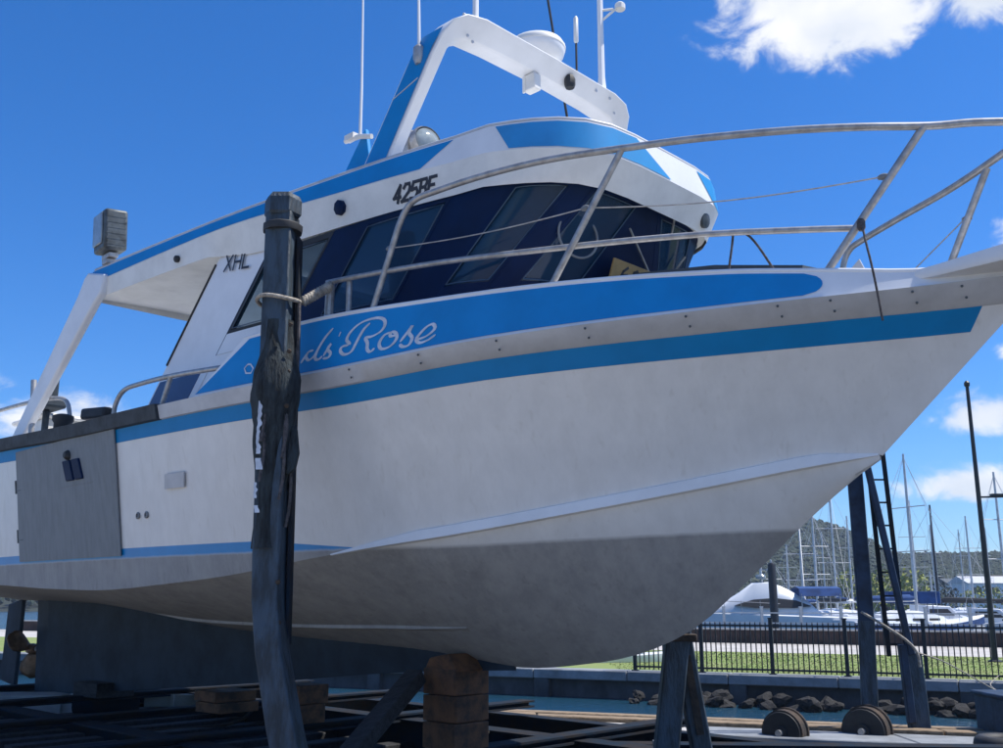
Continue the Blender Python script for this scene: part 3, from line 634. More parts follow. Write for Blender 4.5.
# clear view ring, wipers, board and helm
c = ring(len_s(.36), 2.16, .01); n_ = (ring(len_s(.36), 2.16, .3)-c).normalized()
q = Vector((0, 0, 1)).rotation_difference(n_)
mb = MB(); mb.tube([c+q@Vector((.17*math.cos(a*2*math.pi/28), .17*math.sin(a*2*math.pi/28), 0)) for a in range(29)], .009, 6, caps=False); part('clear_view_screen', mb, 'grey', boat)
for l0, z0, l1, z1, mm in ((len_s(.10), 2.30, len_s(-.06), 2.02, 'steel'), (len_s(-.45), 2.28, len_s(-.22), 2.08, 'rope'), (len_s(-.2), 2.50, len_s(-.3), 2.38, 'steel')):
    mb = MB(); mb.tube([ring(l0, z0, .05), ring(l1, z1, .03)], .009, 6); part('wiper', mb, mm, boat)
bc_ = ring(len_s(.02), 2.02, .10)
mb = MB(); mb.box((0, 0, 0), (.50, .02, .22)); bo = part('notice_board', mb, 'board', boat, bevel=.004); bo.location = (-1.215, -.07, 1.95); bo.rotation_euler = (R(20), 0, R(90))
G6 = [[(.62, 1), (.2, .7), (0, .3), (.25, 0), (.75, 0), (1, .3), (.7, .55), (.1, .45)], [(1.6, .1), (1.35, .4), (1.45, .85), (1.8, 1), (2.2, .8), (2.25, .3), (1.95, 0), (1.6, .1)], [(2.6, 0), (2.62, .08)]]
part('board_lettering', join([boldstroke([(x*.1-.14, z*.12-.05) for x, z in s], lambda a, b: (a, -.0115, b), .022) for s in G6]), 'blackletter', bo, smooth=0)
mb = MB(); mb.box((-3.0, 0, 1.55), (2.6, 2.0, .04)); mb.box((-2.55, .0, 1.75), (.5, 1.9, .42)); mb.box((-3.6, -.7, 1.7), (.5, .5, .5)); mb.box((-3.9, -.7, 2.0), (.1, .5, .5)); mb.box((-3.6, .7, 1.7), (.5, .5, .5)); mb.box((-3.9, .7, 2.0), (.1, .5, .5))
part('cabin_furniture', mb, 'seat', boat, bevel=.03)
mb = MB(); mb.beam((-1.86, -1.06, 2.20), (-1.84, -.52, 2.50), .07, .05); part('cabin_light', mb, 'lamptube', boat)
part('call_letters', join([boldstroke(s, lambda u, z: (u, -(sC(u)+.002), z), .022) for s in CALL_STROKES]), 'blackletter', boat, smooth=0)

# ---- roof
zb1 = herm([(-7.25, 2.87), (-5, 2.885), (-3, 2.79), (-1.7, 2.74), (-.8, 2.66)])   # foot of the blue edge
zb2 = herm([(-7.25, 3.03), (-5, 3.0), (-3, 2.965), (-1.7, 2.95), (-.8, 2.90)])    # top of the blue edge
z0f = herm([(-7.25, 2.70), (-5, 2.67), (-4.2, 2.56), (-3, 2.53), (-1.8, 2.50), (-1.2, 2.47), (-.9, 2.45)])      # foot of the visor
fr1 = lambda s: -.86-.27*abs(s)**5
side = [(u, sR(u)) for u in frange(-7.2, -1.95, .15)]
rp = side+[(fr1(s), s) for s in (1.235, 1.21, 1.17, 1.1, 1.0, .85, .65, .4, .15)]
rp = rp+[(fr1(0), 0)]+[(a, -b) for a, b in reversed(rp)]
NR = len(rp)
def inset(i, d, fwd=1):
    a = rp[max(0, i-1)]; b = rp[min(NR-1, i+1)]; t = Vector((b[0]-a[0], b[1]-a[1])).normalized(); n = Vector((-t.y, t.x)); return rp[i][0]-n.x*d*fwd, rp[i][1]-n.y*d
def rring(d, zf): 
    o = []
    for i in range(NR):
        u, s = inset(i, d); o.append((u, -s, zf(rp[i][0])))
    return o
def lower_ring():
    o = []
    for i in range(NR):
        u, s = rp[i]
        if u > -1.95: k = 1; uu, ss = inset(i, .06)[0]-.06*min(1, (u+1.95)/.6), inset(i, .03)[1]
        else: uu, ss = u, math.copysign(sC(u) if u > -4.9 else sR(u)-.03, s)
        o.append((uu, -ss, z0f(u)))
    return o
r0 = lower_ring(); r1 = rring(.0, zb1); r2 = rring(.025, zb2)
mb = MB(); mb.grid([r0, r1])
mb.add([r0[0], r1[0], r1[-1], r0[-1]], [(0, 1, 2, 3)])
part('roof_visor', mb, 'cream', boat, smooth=22)
mb = MB()
n_ = NR//2
rows = []
for i in range(n_+1):
    a = Vector(r0[i]); b = Vector(r0[NR-1-i]); rows.append([a.lerp(b, t)+Vector((0, 0, .03+.05*math.sin(math.pi*t))) for t in (0.005, .25, .5, .75, .995)])
mb.grid(rows); part('cabin_ceiling', mb, 'cream', boat)
# roof edge: white lip at head and foot, blue paint in panels
mb = MB(); mb.grid([r1, r2]); mb.add([r1[0], r2[0], r2[-1], r1[-1]], [(0, 1, 2, 3)])
crown = herm([(-7.25, .16), (-4, .20), (-1.8, .22), (-.8, .05)])
r3 = rring(.05, lambda u: zb2(u)+.015)
mb.grid([r2, r3])
rows = []
for i in range(n_+1):
    a = Vector(r3[i]); b = Vector(r3[NR-1-i]); w = abs(a.y-b.y)/2.4
    rows.append([a.lerp(b, t)+Vector((0, 0, .15*min(1, w)**2.5*math.sin(math.pi*t))) for t in [k/10 for k in range(11)]])
mb.grid(rows); part('roof', mb, 'white', boat, smooth=40)
mb = MB(); mb.tube([Vector(p)+Vector((0, 0, .005)) for p in r3[:]], .016, 8); part('roof_edge_moulding', mb, 'alu', boat, smooth=60)
def edge_patch(pred, mm, e0=.02, e1=.0, slant=0):
    """painted panel on the roof edge between two plan positions"""
    idx = [i for i in range(NR) if pred(rp[i])]; lo = []; hi = []
    for i in idx:
        a = Vector(r1[i]); b = Vector(r2[i]); u, s = inset(i, -.004); o1 = Vector((u, -s, 0))-Vector((rp[i][0], -rp[i][1], 0))
        lo.append(a.lerp(b, .05)+o1); hi.append(a.lerp(b, .95)+o1)
    return lo, hi
lo, hi = edge_patch(lambda p: p[1] > 0 and p[0] < -1.93, 'blue')
lo = lo[:-2]
hi = hi
mb = MB(); n2_ = len(lo)
mb.grid([lo, [h.copy() for h in hi[:n2_]]]); mb.add([lo[-1], hi[n2_-1], hi[-1]], [(0, 1, 2)])
part('blue_roof_edge', mb, 'blue', boat)
mb = MB(); lo, hi = edge_patch(lambda p: p[1] < 0 and p[0] < -1.93, 'blue'); mb.grid([lo, hi]); part('blue_roof_edge', mb, 'blue', boat)
SS = [p[1] for p in rp]
def near(sv): return min((i for i in range(NR) if rp[i][0] > -1.93), key=lambda i: abs(SS[i]-sv))
i0, i1, i2 = near(1.22), near(.4), near(0)
allo, alhi = edge_patch(lambda p: True, 'blue')
mb = MB(); mb.grid([allo[i0+1:i1+1], alhi[i0+1:i1+1]]); mb.add([alhi[i0], alhi[i0+1], allo[i0+1]], [(0, 1, 2)])
mb.add([alhi[i1]]+allo[i1:i2+1], [(0, k, k+1) for k in range(1, i2-i1+1)]); part('blue_roof_front', mb, 'sunlitblue', boat)
i0, i1, i2 = near(-.4), near(-.65), near(-1.17)
mb = MB(); mb.grid([allo[i1:i2+1], alhi[i1:i2+1]]); mb.add([alhi[i0], allo[i1], alhi[i1]], [(0, 1, 2)]); part('blue_roof_front', mb, 'sunlitblue', boat)
def onvis(u, z): return (u, -(V(u, z)+.006), z)
part('registration_letters', join([boldstroke(s, onvis, .026) for s in REG_STROKES]), 'blackletter', boat, smooth=0)
# octagonal vent on the visor, small light under the overhang, oval port forward
for (u, z, r_) in ((-3.12, 2.68, .065), (-5.45, 2.76, .035)):
    mb = MB(); s_ = V(u, z) if u > -4.9 else sR(u)-.01
    mb.lathe([(r_, -.01), (r_, .02), (r_*.7, .03)], (u, -s_, z), 8, (0, -1, -.2)); part('visor_light', mb, 'navy' if r_ > .05 else 'black', boat)
mb = MB(); mb.lathe([(.065, -.03), (.065, .0), (.04, .008)], (-.94, .60, 2.545), 12, (.95, .12, -.2)); part('visor_port', mb, 'lamp', boat)
# aft roof posts
for sg in (1, -1):
    mb = MB(); a = [(-7.28, 1.66, 2.98), (-6.90, 1.64, 2.74), (-8.75, 1.70, 1.28), (-9.02, 1.70, 1.30)]
    pl = [(-7.30, 2.96), (-7.22, 3.01), (-6.80, 2.90), (-6.86, 2.70), (-7.0, 2.62), (-8.74, 1.25), (-9.06, 1.25), (-7.42, 2.80)]
    mb.prism([(u, -sg*1.62, z) for u, z in pl], (0, -sg*.085, 0)); part('roof_post', mb, 'white', boat, bevel=.025, seg=3)
# floodlight on the aft corner of the roof
fl = empty('floodlight', (-6.93, -1.60, 3.06)); fl.parent = boat
mb = MB(); mb.box((0, 0, .34), (.40, .24, .44)); hz = part('lamp_housing', mb, 'lamp', fl, bevel=.03)
mb = MB(); mb.box((-.02, -.128, .36), (.31, .02, .34)); part('lamp_glass', mb, 'lens', fl, bevel=.01)
mb = MB(); mb.box((0, 0, .02), (.16, .12, .05)); mb.box((0, 0, .08), (.26, .1, .05)); mb.tube([(0, 0, 0), (0, 0, .12)], .04); part('lamp_bracket', mb, 'steel', fl, bevel=.006)
mb = MB()
for k in range(6): mb.box((.2005, 0, .18+.06*k), (.004, .2, .016))
part('cooling_fins', mb, 'lamp', fl)
fl.rotation_euler = (R(4), R(4), R(-8))
# searchlight drum on the roof
dr = empty('searchlight', (-2.85, -.80, 3.08)); dr.parent = boat
mb = MB(); mb.lathe([(.10, -.17), (.145, -.13), (.15, .10), (.135, .13), (.13, .10), (.0301, .10)], (0, 0, .25), 24, (1, -.12, .1)); part('drum', mb, 'steel', dr, smooth=40)
mb = MB(); mb.lathe([(.13, 0), (.12, .02), (.05, .05)], (.105, -.012, .26), 24, (1, -.12, .1)); part('lamp_glass', mb, 'lens', dr, smooth=60)
for y in (-.16, .16):
    mb = MB(); mb.box((0, y, .14), (.07, .02, .28)); part('yoke', mb, 'steel', dr)
for x in (-.14, -.04):
    mb = MB(); mb.tube([Vector((x, .155*math.cos(a), .25+.155*math.sin(a))) for a in [k*math.pi/10 for k in range(21)]], .012, 6, caps=False); part('band', mb, 'rope', dr)
mb = MB(); mb.lathe([(.08, 0), (.08, .03), (.04, .05), (.04, .12)], (-.22, .0, 0), 12); mb.box((-.3, 0, .07), (.12, .1, .14)); part('base', mb, 'wood', dr)

# ---- radar arch: leans forward, legs outboard
def arch_uz(z): return -2.90+(z-3.1)*.70
ZA = 4.08
outer = [(1.23, 2.98), (1.22, 3.80), (1.205, 3.95), (1.15, 4.06), (1.04, 4.13), (.85, 4.16), (0, 4.165)]
inner = [(1.13, 2.98), (1.11, 3.76), (1.095, 3.87), (1.04, 3.955), (.94, 4.0), (.65, 4.015), (0, 4.025)]
def mir(L_): return L_+[(-a, b) for a, b in reversed(L_[:-1])]
O_ = mir(outer); I_ = mir(inner)
def chord(z): return .33-.04*(z-3.1)
mb = MB(); rows_f_o = []; rows_f_i = []; rows_b_o = []; rows_b_i = []
for (so_, zo), (si, zi) in zip(O_, I_):
    rows_f_o.append((arch_uz(zo)+chord(zo)/2+.02, -so_, zo)); rows_f_i.append((arch_uz(zi)+chord(zi)/2+.03-.05*max(0, min(1, (zi-3.82)/.12)), -si, zi))
    kk = .11*max(0, min(1, (1.16-abs(si))/.12)) if zi > 3.9 else 0
    rows_b_o.append((arch_uz(zo)-chord(zo)/2+kk, -so_, zo)); rows_b_i.append((arch_uz(zi)-chord(zi)/2+kk, -si, zi))
mb.grid([rows_f_o, rows_f_i, rows_b_i, rows_b_o, rows_f_o])
arch = part('radar_arch', mb, 'white', boat, smooth=40, bevel=.014, seg=2)
for sg in (1, -1):
    mb = MB(); e = -sg*.004; o = 0.03
    lo = [(arch_uz(z)-chord(z)/2+o, -sg*(1.23-.01*(z-2.98)/.87)+e, z) for z in (2.99, 3.3, 3.6, 3.86)]
    hi = [(arch_uz(z)+chord(z)/2-.015, -sg*(1.23-.01*(z-2.98)/.87)+e, z) for z in (2.99, 3.3, 3.6, 3.86)]
    lo.append((arch_uz(4.0)-chord(4.0)/2+o, -sg*1.197+e, 4.0)); hi.append((arch_uz(4.0)+chord(4.0)/2-.015, -sg*1.197+e, 4.0))
    mb.grid([lo, hi]); pan = part('blue_arch_side', mb, 'blue', boat)
    mb = MB(); mb.tube([(arch_uz(3.58)-.15, -sg*1.226, 3.56), (arch_uz(3.6)+.15, -sg*1.226, 3.64)], .006, 6); part('panel_seam', mb, 'alu', pan)
    # blue foot fairing behind the leg
    mb = MB(); mb.prism([(-3.48, -sg*1.17, 2.96), (-3.30, -sg*1.17, 3.18), (-3.08, -sg*1.17, 3.44), (-2.98, -sg*1.17, 2.96)], (0, -sg*.045, 0)); part('arch_foot_fairing', mb, 'blue', boat, bevel=.01)
mb = MB(); mb.tube([(arch_uz(4.12)+.12, -1.05, 4.142), (arch_uz(4.12)+.12, 1.05, 4.142)], .012, 6); part('arch_moulding', mb, 'alu', boat)
for s_, z_ in ((.97, 4.0), (.9, 3.98), (-.93, 4.02), (-.6, 4.1), (-.8, 4.1)):
    mb = MB(); mb.lathe([(.014, 0), (.014, .008)], (arch_uz(z_)+chord(z_)/2+.02, -s_, z_), 8, (1, 0, -.1)); part('arch_bolt', mb, 'alu', boat)
# radar dome
rd = empty('radar_dome', (-2.26, .05, 4.20)); rd.parent = boat
mb = MB(); mb.lathe([(.10, 0), (.13, .02), (.17, .04), (.235, .10), (.25, .15), (.25, .17)], (0, 0, 0), 28); part('dome_base', mb, 'white', rd, smooth=40)
mb = MB(); mb.box((.02, 0, -.03), (.16, .22, .08)); part('dome_mount', mb, 'grey', rd)
mb = MB(); mb.lathe([(.256, .165), (.256, .19), (.235, .225), (.17, .25), (.08, .262), (.01, .265)], (0, 0, 0), 28); part('dome_cover', mb, 'cream', rd, smooth=60)
# lights on the arch
mb = MB(); mb.lathe([(.04, -.06), (.05, -.03), (.05, .03), (.035, .06)], (arch_uz(4.08)+.17, .24, 4.05), 8, (0, 0, 1)); part('navigation_light', mb, 'black', boat)
mb = MB(); mb.box((-2.17, -.12, 3.94), (.13, .09, .15)); mb.box((-2.22, -.17, 3.92), (.03, .02, .15)); part('deck_light', mb, 'cream', boat, bevel=.01)
# antennas
def antenna(name, pts, rs, m_, extra=None):
    mb = MB(); mb.tube(pts, rs, 8); return part(name, mb, m_, boat)
antenna('whip_antenna', [(-3.10, -1.25, 3.36), (-3.10, -1.25, 3.8), (-3.15, -1.25, 5.6)], [.014, .011, .006], 'white')
mb = MB(); mb.tube([(-3.30, -1.25, 3.38), (-3.10, -1.25, 3.36), (-2.98, -1.22, 3.33)], .022, 8); mb.box((-3.22, -1.25, 3.39), (.12, .06, .05)); part('antenna_bracket', mb, 'cream', boat)
antenna('whip_antenna', [(-2.40, -1.22, 3.86), (-2.42, -1.22, 4.4), (-2.46, -1.22, 5.4)], [.014, .011, .006], 'white')
mb = MB(); mb.lathe([(.03, -.12), (.05, -.07), (.05, .02), (.025, .05)], (-2.40, -1.22, 3.88), 10); part('antenna_base', mb, 'steel', boat)
antenna('antenna_stub', [(-2.12, -.86, 4.12), (-2.12, -.86, 4.22), (-2.12, -.86, 4.9)], [.035, .025, .024], 'white')
antenna('whip_antenna', [(-2.7, 1.04, 3.95), (-2.7, .71, 5.39), (-2.7, .6, 5.9)], [.013, .012, .010], 'black')
antenna('whip_antenna', [(-2.20, .53, 4.13), (-2.20, .53, 4.62), ], [.010, .010], 'black')
antenna('antenna_tip', [(-2.20, .53, 4.62), (-2.20, .53, 4.64), (-2.20, .53, 4.88), (-2.2, .53, 4.90)], [.010, .022, .022, .01], 'cream')
antenna('mast', [(-2.12, .80, 4.10), (-2.12, .80, 4.20), (-2.12, .80, 4.35), (-2.12, .80, 5.4)], [.07, .045, .032, .026], 'white')
mb = MB(); mb.tube([(-2.12, .80, 4.93), (-2.02, .86, 5.02), (-2.0, .93, 5.10)], .012, 6); mb.tube([(-2.12, .80, 5.05), (-2.02, .88, 5.06)], .012, 6); mb.lathe([(.05, 0), (.05, .05), (.03, .07)], (-1.98, .93, 5.06), 10); part('mast_bracket', mb, 'cream', boat)

# ---------------------------------------------------------------- rails
rail = empty('bow_rail', (0, 0, 0)); rail.parent = boat
sU = herm([(-2.5, 1.50), (-1.9, 1.45), (-1.2, 1.28), (-.4, 1.08), (0, .98), (.5, .80), (.87, .60), (1.19, .36), (1.45, .20), (1.75, 0.0)])
zU = herm([(-2.5, 2.30), (-1.9, 2.45), (-1.2, 2.49), (-.4, 2.43), (.4, 2.34), (1.2, 2.28), (1.8, 2.27)])
TR = .0235
stb = [(-2.49, -1.55, 1.64), (-2.34, -1.535, 2.0), (-2.215, -1.52, 2.30), (-2.10, -1.50, 2.42), (-1.90, -1.45, 2.455)]
tops = [(u, -sU(u), zU(u)) for u in (-1.5, -1.0, -.4, 0, .5, .87, 1.19, 1.4, 1.55)]
port = [(1.40, .24, 2.24), (1.15, .40, 2.22), (.91, .53, 2.20), (.54, .75, 2.20), (.15, 1.00, 2.20), (.02, 1.06, 2.17), (-.04, 1.06, 2.05), (-.06, 1.04, 1.80), (-.08, 1.02, 1.52)]
loop = catmull(stb+tops[:-1]+[(1.62, -.10, 2.25), (1.68, 0, 2.25), (1.60, .10, 2.25)]+port, 5)
mb = MB(); mb.tube(loop, TR, 12); part('top_rail', mb, 'steel', rail, smooth=60)
sM = lambda u: bD(u)-.06 if u < .5 else herm([(.5, .55), (.8, .40), (1.3, .2)])(u)
zM = herm([(-2.95, 1.95), (-2, 1.92), (-1.1, 1.87), (-.1, 1.82), (.67, 1.75)])
stc = [((-2.49, 1.55, 1.64), None), ((-1.06, 1.19, 1.58), (-.50, 1.10, 2.435)), ((.53, .50, 1.46), (1.17, .38, 2.285)), ((.84, .42, 1.42), (1.27, .34, 2.215))]
for sg in (1, -1):
    if sg == 1: mb = MB(); pts = [(u, -sg*sM(u), zM(u)) for u in frange(-2.95, .74, .2)]; mb.tube(pts, TR*.86, 10); part('middle_rail', mb, 'steel', rail, smooth=60)
    for a, b in (stc[1:3] if sg == 1 else [stc[3]]):
        mb = MB(); mb.tube([(a[0], -sg*a[1], a[2]), (b[0], -sg*b[1], b[2])], TR, 10); st_ = part('stanchion', mb, 'steel', rail, smooth=60)
        mb = MB(); mb.lathe([(.045, 0), (.045, .008), (.03, .012)], (a[0], -sg*a[1], a[2]), 12); part('stanchion_foot', mb, 'steel', st_)
    if sg == 1: mb = MB(); mb.tube([(-2.96, -sg*1.60, 1.62), (-2.95, -sg*1.60, 1.96)], .035, 10); mb.tube([(-2.75, -sg*1.57, 1.62), (-2.75, -sg*1.57, 1.93)], .022, 10); part('rail_end_post', mb, 'steel', rail)
    # gusset plate at the forward stanchion
    mb = MB(); mb.prism([(.62, -sg*.42, 1.46), (.76, -sg*.40, 1.46), (.72, -sg*.40, 1.56)], (0, .012, 0)); part('gusset', mb, 'alu', rail)
    # slack lifeline wires between the stanchions
    for p, q_, sag in ([((-2.33, 1.53, 2.10), (-.79, 1.13, 2.10), .03), ((-.79, 1.13, 2.10), (.92, .43, 2.02), .05)] if sg == 1 else [((.3, .80, 1.60), (1.12, .37, 1.95), .0)]):
        P = [Vector((p[0], -sg*p[1], p[2])).lerp(Vector((q_[0], -sg*q_[1], q_[2])), t)-Vector((0, 0, sag*math.sin(math.pi*t))) for t in [k/10 for k in range(11)]]
        mb = MB(); mb.tube(P, .0045, 6); part('lifeline', mb, 'steel', rail)
    for p in (((-2.33, 1.53, 2.10), (-.79, 1.13, 2.10), (.92, .43, 2.02)) if sg == 1 else ((1.11, .37, 1.93),)):
        mb = MB(); mb.lathe([(.012, -.03), (.020, -.01), (.020, .01), (.012, .03)], (p[0], -sg*p[1], p[2]), 10, (1, 0, 0)); part('lifeline_eye', mb, 'grey', rail)
    # aft hand rail at the side deck
    hr = catmull([(-5.95, -sg*1.86, 1.20), (-5.93, -sg*1.86, 1.36), (-5.80, -sg*1.85, 1.48), (-5.5, -sg*1.84, 1.50), (-4.9, -sg*1.82, 1.49), (-4.10, -sg*1.76, 1.45), (-3.95, -sg*1.70, 1.44)], 5)
    mb = MB(); mb.tube(hr, .023, 10); h_ = part('side_hand_rail', mb, 'steel', boat, smooth=60)
    mb = MB(); mb.tube([(-5.10, -sg*1.83, 1.20), (-4.97, -sg*1.82, 1.49)], .023, 10); part('rail_leg', mb, 'steel', h_, smooth=60)
# cockpit fittings seen over the rail
for sg in (1, -1):
    mb = MB(); mb.tube([(-8.42, -sg*1.66, 1.25), (-8.46, -sg*1.66, 1.7), (-8.52, -sg*1.66, 2.02)], .035, 10); part('cockpit_post', mb, 'steel', boat, smooth=60)
    mb = MB(); mb.tube(catmull([(-9.9, -sg*1.62, 1.82), (-8.9, -sg*1.62, 1.80), (-8.1, -sg*1.60, 1.76), (-7.75, -sg*1.58, 1.68), (-7.6, -sg*1.58, 1.45)], 4), .024, 10); part('cockpit_rail', mb, 'steel', boat, smooth=60)
mb = MB(); mb.lathe([(.07, 0), (.09, .03), (.09, .12), (.11, .15), (.11, .2), (.05, .22)], (-7.5, -1.70, 1.27), 14); part('winch', mb, 'black', boat)
mb = MB(); mb.beam((-7.2, -1.6, 1.46), (-6.75, -1.55, 1.43), .12, .12); mb.tube([(-7.0, -1.58, 1.2), (-7.0, -1.58, 1.44)], .03); part('line_hauler', mb, 'black', boat, bevel=.03)
mb = MB(); mb.box((-9.0, -1.3, 1.86), (.45, .3, .14)); mb.box((-8.85, -1.3, 2.02), (.06, .12, .28)); mb.tube([(-9.0, -1.3, .5), (-9.0, -1.3, 1.8)], .04); part('helm_seat', mb, 'seat', boat, bevel=.03)
mb = MB(); mb.box((-9.6, -.9, 1.1), (.9, .7, 1.25)); mb.box((-9.6, -.9, 1.75), (1.0, .8, .06)); part('bait_tank', mb, 'cream', boat, bevel=.03)

# ---------------------------------------------------------------- ground, water, slipway
def sheet(name, poly, z, m, th=0):
    mb = MB(); mb.prism([(x, y, z-th) for x, y in poly], (0, 0, th)) if th else mb.add([(x, y, z) for x, y in poly], [tuple(range(len(poly)))])
    return tag(mb.build(name, M[m], smooth=0), kind='structure')
sheet('harbour_water', [(-1500, -1500), (1500, -1500), (1500, 1500), (-1500, 1500)], -.8, 'water')
wf = lambda x: 15.6-.37*x; wn_ = lambda x: 13.7-.33*x
sheet('bounce_hardstand', [(-60, -60), (60, -60), (60, 1.5), (.8, 1.5), (-1.2, 5.3), (-40, 43.4), (-60, 43.4)], .0, 'bounceconcrete', 1.2)  # unseen near ground, added and outlined to bounce light onto the hull
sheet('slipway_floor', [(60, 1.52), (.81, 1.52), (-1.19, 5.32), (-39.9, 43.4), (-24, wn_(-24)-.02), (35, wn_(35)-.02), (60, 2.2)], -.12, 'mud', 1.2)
walk = tag(empty('waterside_walkway', (0, 0, 0)), kind='structure')
for k in range(18):
    x0 = -24+2.4*k; x1 = x0+2.385
    def ln(t, x): return wn_(x)*(1-t)+wf(x)*t
    mb = MB(); mb.prism([(x0, ln(0, x0), -.7), (x1, ln(0, x1), -.7), (x1, ln(.5, x1), -.7), (x0, ln(.5, x0), -.7)], (0, 0, .70+rnd.uniform(-.006, .006)))
    part('concrete_slab', mb, 'lightconcrete' if x0 < 1.5 else 'coping', walk, smooth=0, bevel=.012, seg=1)
for j, (t0, t1, z, m_) in enumerate(((.53, .66, .05, 'wood'), (.70, .80, -.02, 'darkwood'), (.84, .97, .03, 'wood'))):
    for k in range(9):
        x0 = -24+4.9*k+j; x1 = x0+4.88
        mb = MB(); mb.prism([(x0, ln(t0, x0), -.3), (x1, ln(t0, x1), -.3), (x1, ln(t1, x1), -.3), (x0, ln(t1, x0), -.3)], (0, 0, .3+z+rnd.uniform(-.01, .01)))
        part('timber_kerb', mb, m_, walk, smooth=0, bevel=.012, seg=1)

# far bank with seawall, grass and path
F = lambda x, d=0: 27.4-.45*x+d
XL, XR = -45, 45
sheet('bank', [(XL, F(XL, .05)), (XR, F(XR, .05)), (XR, F(XR, 22)), (XL, F(XL, 22))], -.16, 'concrete', 1.5)
sheet('grass_verge', [(XL, F(XL, .55)), (XR, F(XR, .55)), (XR, F(XR, 12)), (XL, F(XL, 12))], -.15, 'grass')
sheet('promenade_path', [(XL, F(XL, 12.02)), (XR, F(XR, 12.02)), (XR, F(XR, 18.5)), (XL, F(XL, 18.5))], -.15, 'lightconcrete')
# blades
mb = MB()
for k in range(26000):
    x = rnd.uniform(3, 24); d = .7+11*rnd.random()**1.3; y = F(x, d); h = rnd.uniform(.012, .035); a = rnd.uniform(0, 3.14); w = .008+.002*d
    mb.add([(x-w*math.cos(a), y-w*math.sin(a), -.152), (x+w*math.cos(a), y+w*math.sin(a), -.152), (x+rnd.uniform(-.04, .04), y+rnd.uniform(-.04, .04), -.15+h)], [(0, 1, 2)])
tag(mb.build('grass_blades', M['blade'], smooth=0), 'short rough grass growing on the verge behind the black fence', 'grass', kind='stuff')
sw = tag(empty('seawall', (0, F(0), 0)), label='blue grey concrete seawall with a pale coping across the channel', cat='seawall')
ang = math.atan(-.45); cs, sn = math.cos(ang), math.sin(ang)
def onF(t, d, z): return (t*cs-d*sn, F(0)+t*sn+d*cs, z)      # t along the wall, d behind its face
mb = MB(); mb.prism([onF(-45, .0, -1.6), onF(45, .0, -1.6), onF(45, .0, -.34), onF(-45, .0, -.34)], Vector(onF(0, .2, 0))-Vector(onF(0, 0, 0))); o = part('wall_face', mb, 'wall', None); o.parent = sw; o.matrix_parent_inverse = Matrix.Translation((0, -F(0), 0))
def swp(name, mb, m_, **k):
    o = mb.build(name, M[m_], sw, **k); o.matrix_parent_inverse = Matrix.Translation((0, -F(0), 0)); return o
for k in range(36):
    t = -44+2.5*k; mb = MB(); mb.prism([onF(t, -.22, -.36), onF(t+2.48, -.22, -.36), onF(t+2.48, .45, -.36), onF(t, .45, -.36)], (0, 0, .235+rnd.uniform(-.004, .004))); swp('coping_slab', mb, 'coping', smooth=0, bevel=.02, seg=1)
    if k % 2 == 0:
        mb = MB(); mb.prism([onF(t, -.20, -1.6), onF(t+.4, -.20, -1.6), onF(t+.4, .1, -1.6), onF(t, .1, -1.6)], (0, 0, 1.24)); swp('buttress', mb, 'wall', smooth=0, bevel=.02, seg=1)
# rocks
def rockmesh(seed, r=1.):
    bm = bmesh.new(); bmesh.ops.create_icosphere(bm, subdivisions=2, radius=r)
    for v in bm.verts:
        p = v.co.copy(); f = 1+.45*noise.noise(p*1.3+Vector((seed*7.1, 0, 0)))+.15*noise.noise(p*3+Vector((0, seed, 0))); v.co = Vector((p.x*f*1.25, p.y*f, p.z*f*.7))
    me = bpy.data.meshes.new('rock'); bm.to_mesh(me); bm.free(); me.materials.append(M['rock']); return me
rm = [rockmesh(i) for i in range(5)]
for k in range(74):
    t = 3.8+16*k/73+rnd.uniform(-.15, .15); row = k % 2
    r = rnd.uniform(.12, .26); o = bpy.data.objects.new('rock', rm[k % 5]); COL.objects.link(o)
    o.location = onF(t, -.45-.42*row-rnd.uniform(0, .25), -.80+.10*(1-row)+rnd.uniform(-.05, .12)); o.scale = (r, r, r); o.rotation_euler = (rnd.uniform(-.4, .4), rnd.uniform(-.4, .4), rnd.uniform(0, 6))
    tag(o, 'dark wet rock in the heap at the foot of the seawall', 'rock', 'rocks heaped along the seawall')
# fence
fence = tag(empty('metal_fence', (0, 0, 0)), label='black metal picket fence along the top of the seawall', cat='fence')
T0, T1 = 3.6, 22.2; npan = 11; wp_ = (T1-T0)/npan
pme = None; fme = None
for k in range(npan+1):
    t = T0+wp_*k
    if fme is None:
        mb = MB(); mb.box((0, 0, .64), (.085, .085, 1.28), ang); mb.prism([(-.05, -.05, 1.28), (.05, -.05, 1.28), (.05, .05, 1.28), (-.05, .05, 1.28)], (0, 0, .03)); mb.box((0, 0, .01), (.16, .16, .02), ang); o = part('fence_post', mb, 'fence', fence); fme = o.data
    else: o = bpy.data.objects.new('fence_post', fme); COL.objects.link(o); o.parent = fence
    o.location = onF(t, .18, -.125)
    if k < npan:
        for z in (.10, 1.12):
            mb = MB(); mb.beam(onF(t+.04, .18, -.125+z), onF(t+wp_-.04, .18, -.125+z), .045, .045); part('fence_rail', mb, 'fence', fence)
        for j in range(1, 14):
            if pme is None:
                mb = MB(); mb.box((0, 0, .60), (.026, .026, 1.14), ang); mb.add([(-.013, -.013, 1.17), (.013, -.013, 1.17), (.013, .013, 1.17), (-.013, .013, 1.17), (0, 0, 1.22)], [(0, 1, 4), (1, 2, 4), (2, 3, 4), (3, 0, 4)]); o = part('picket', mb, 'fence', fence); pme = o.data
            else: o = bpy.data.objects.new('picket', pme); COL.objects.link(o); o.parent = fence
            o.location = onF(t+wp_*j/14, .18, -.125)
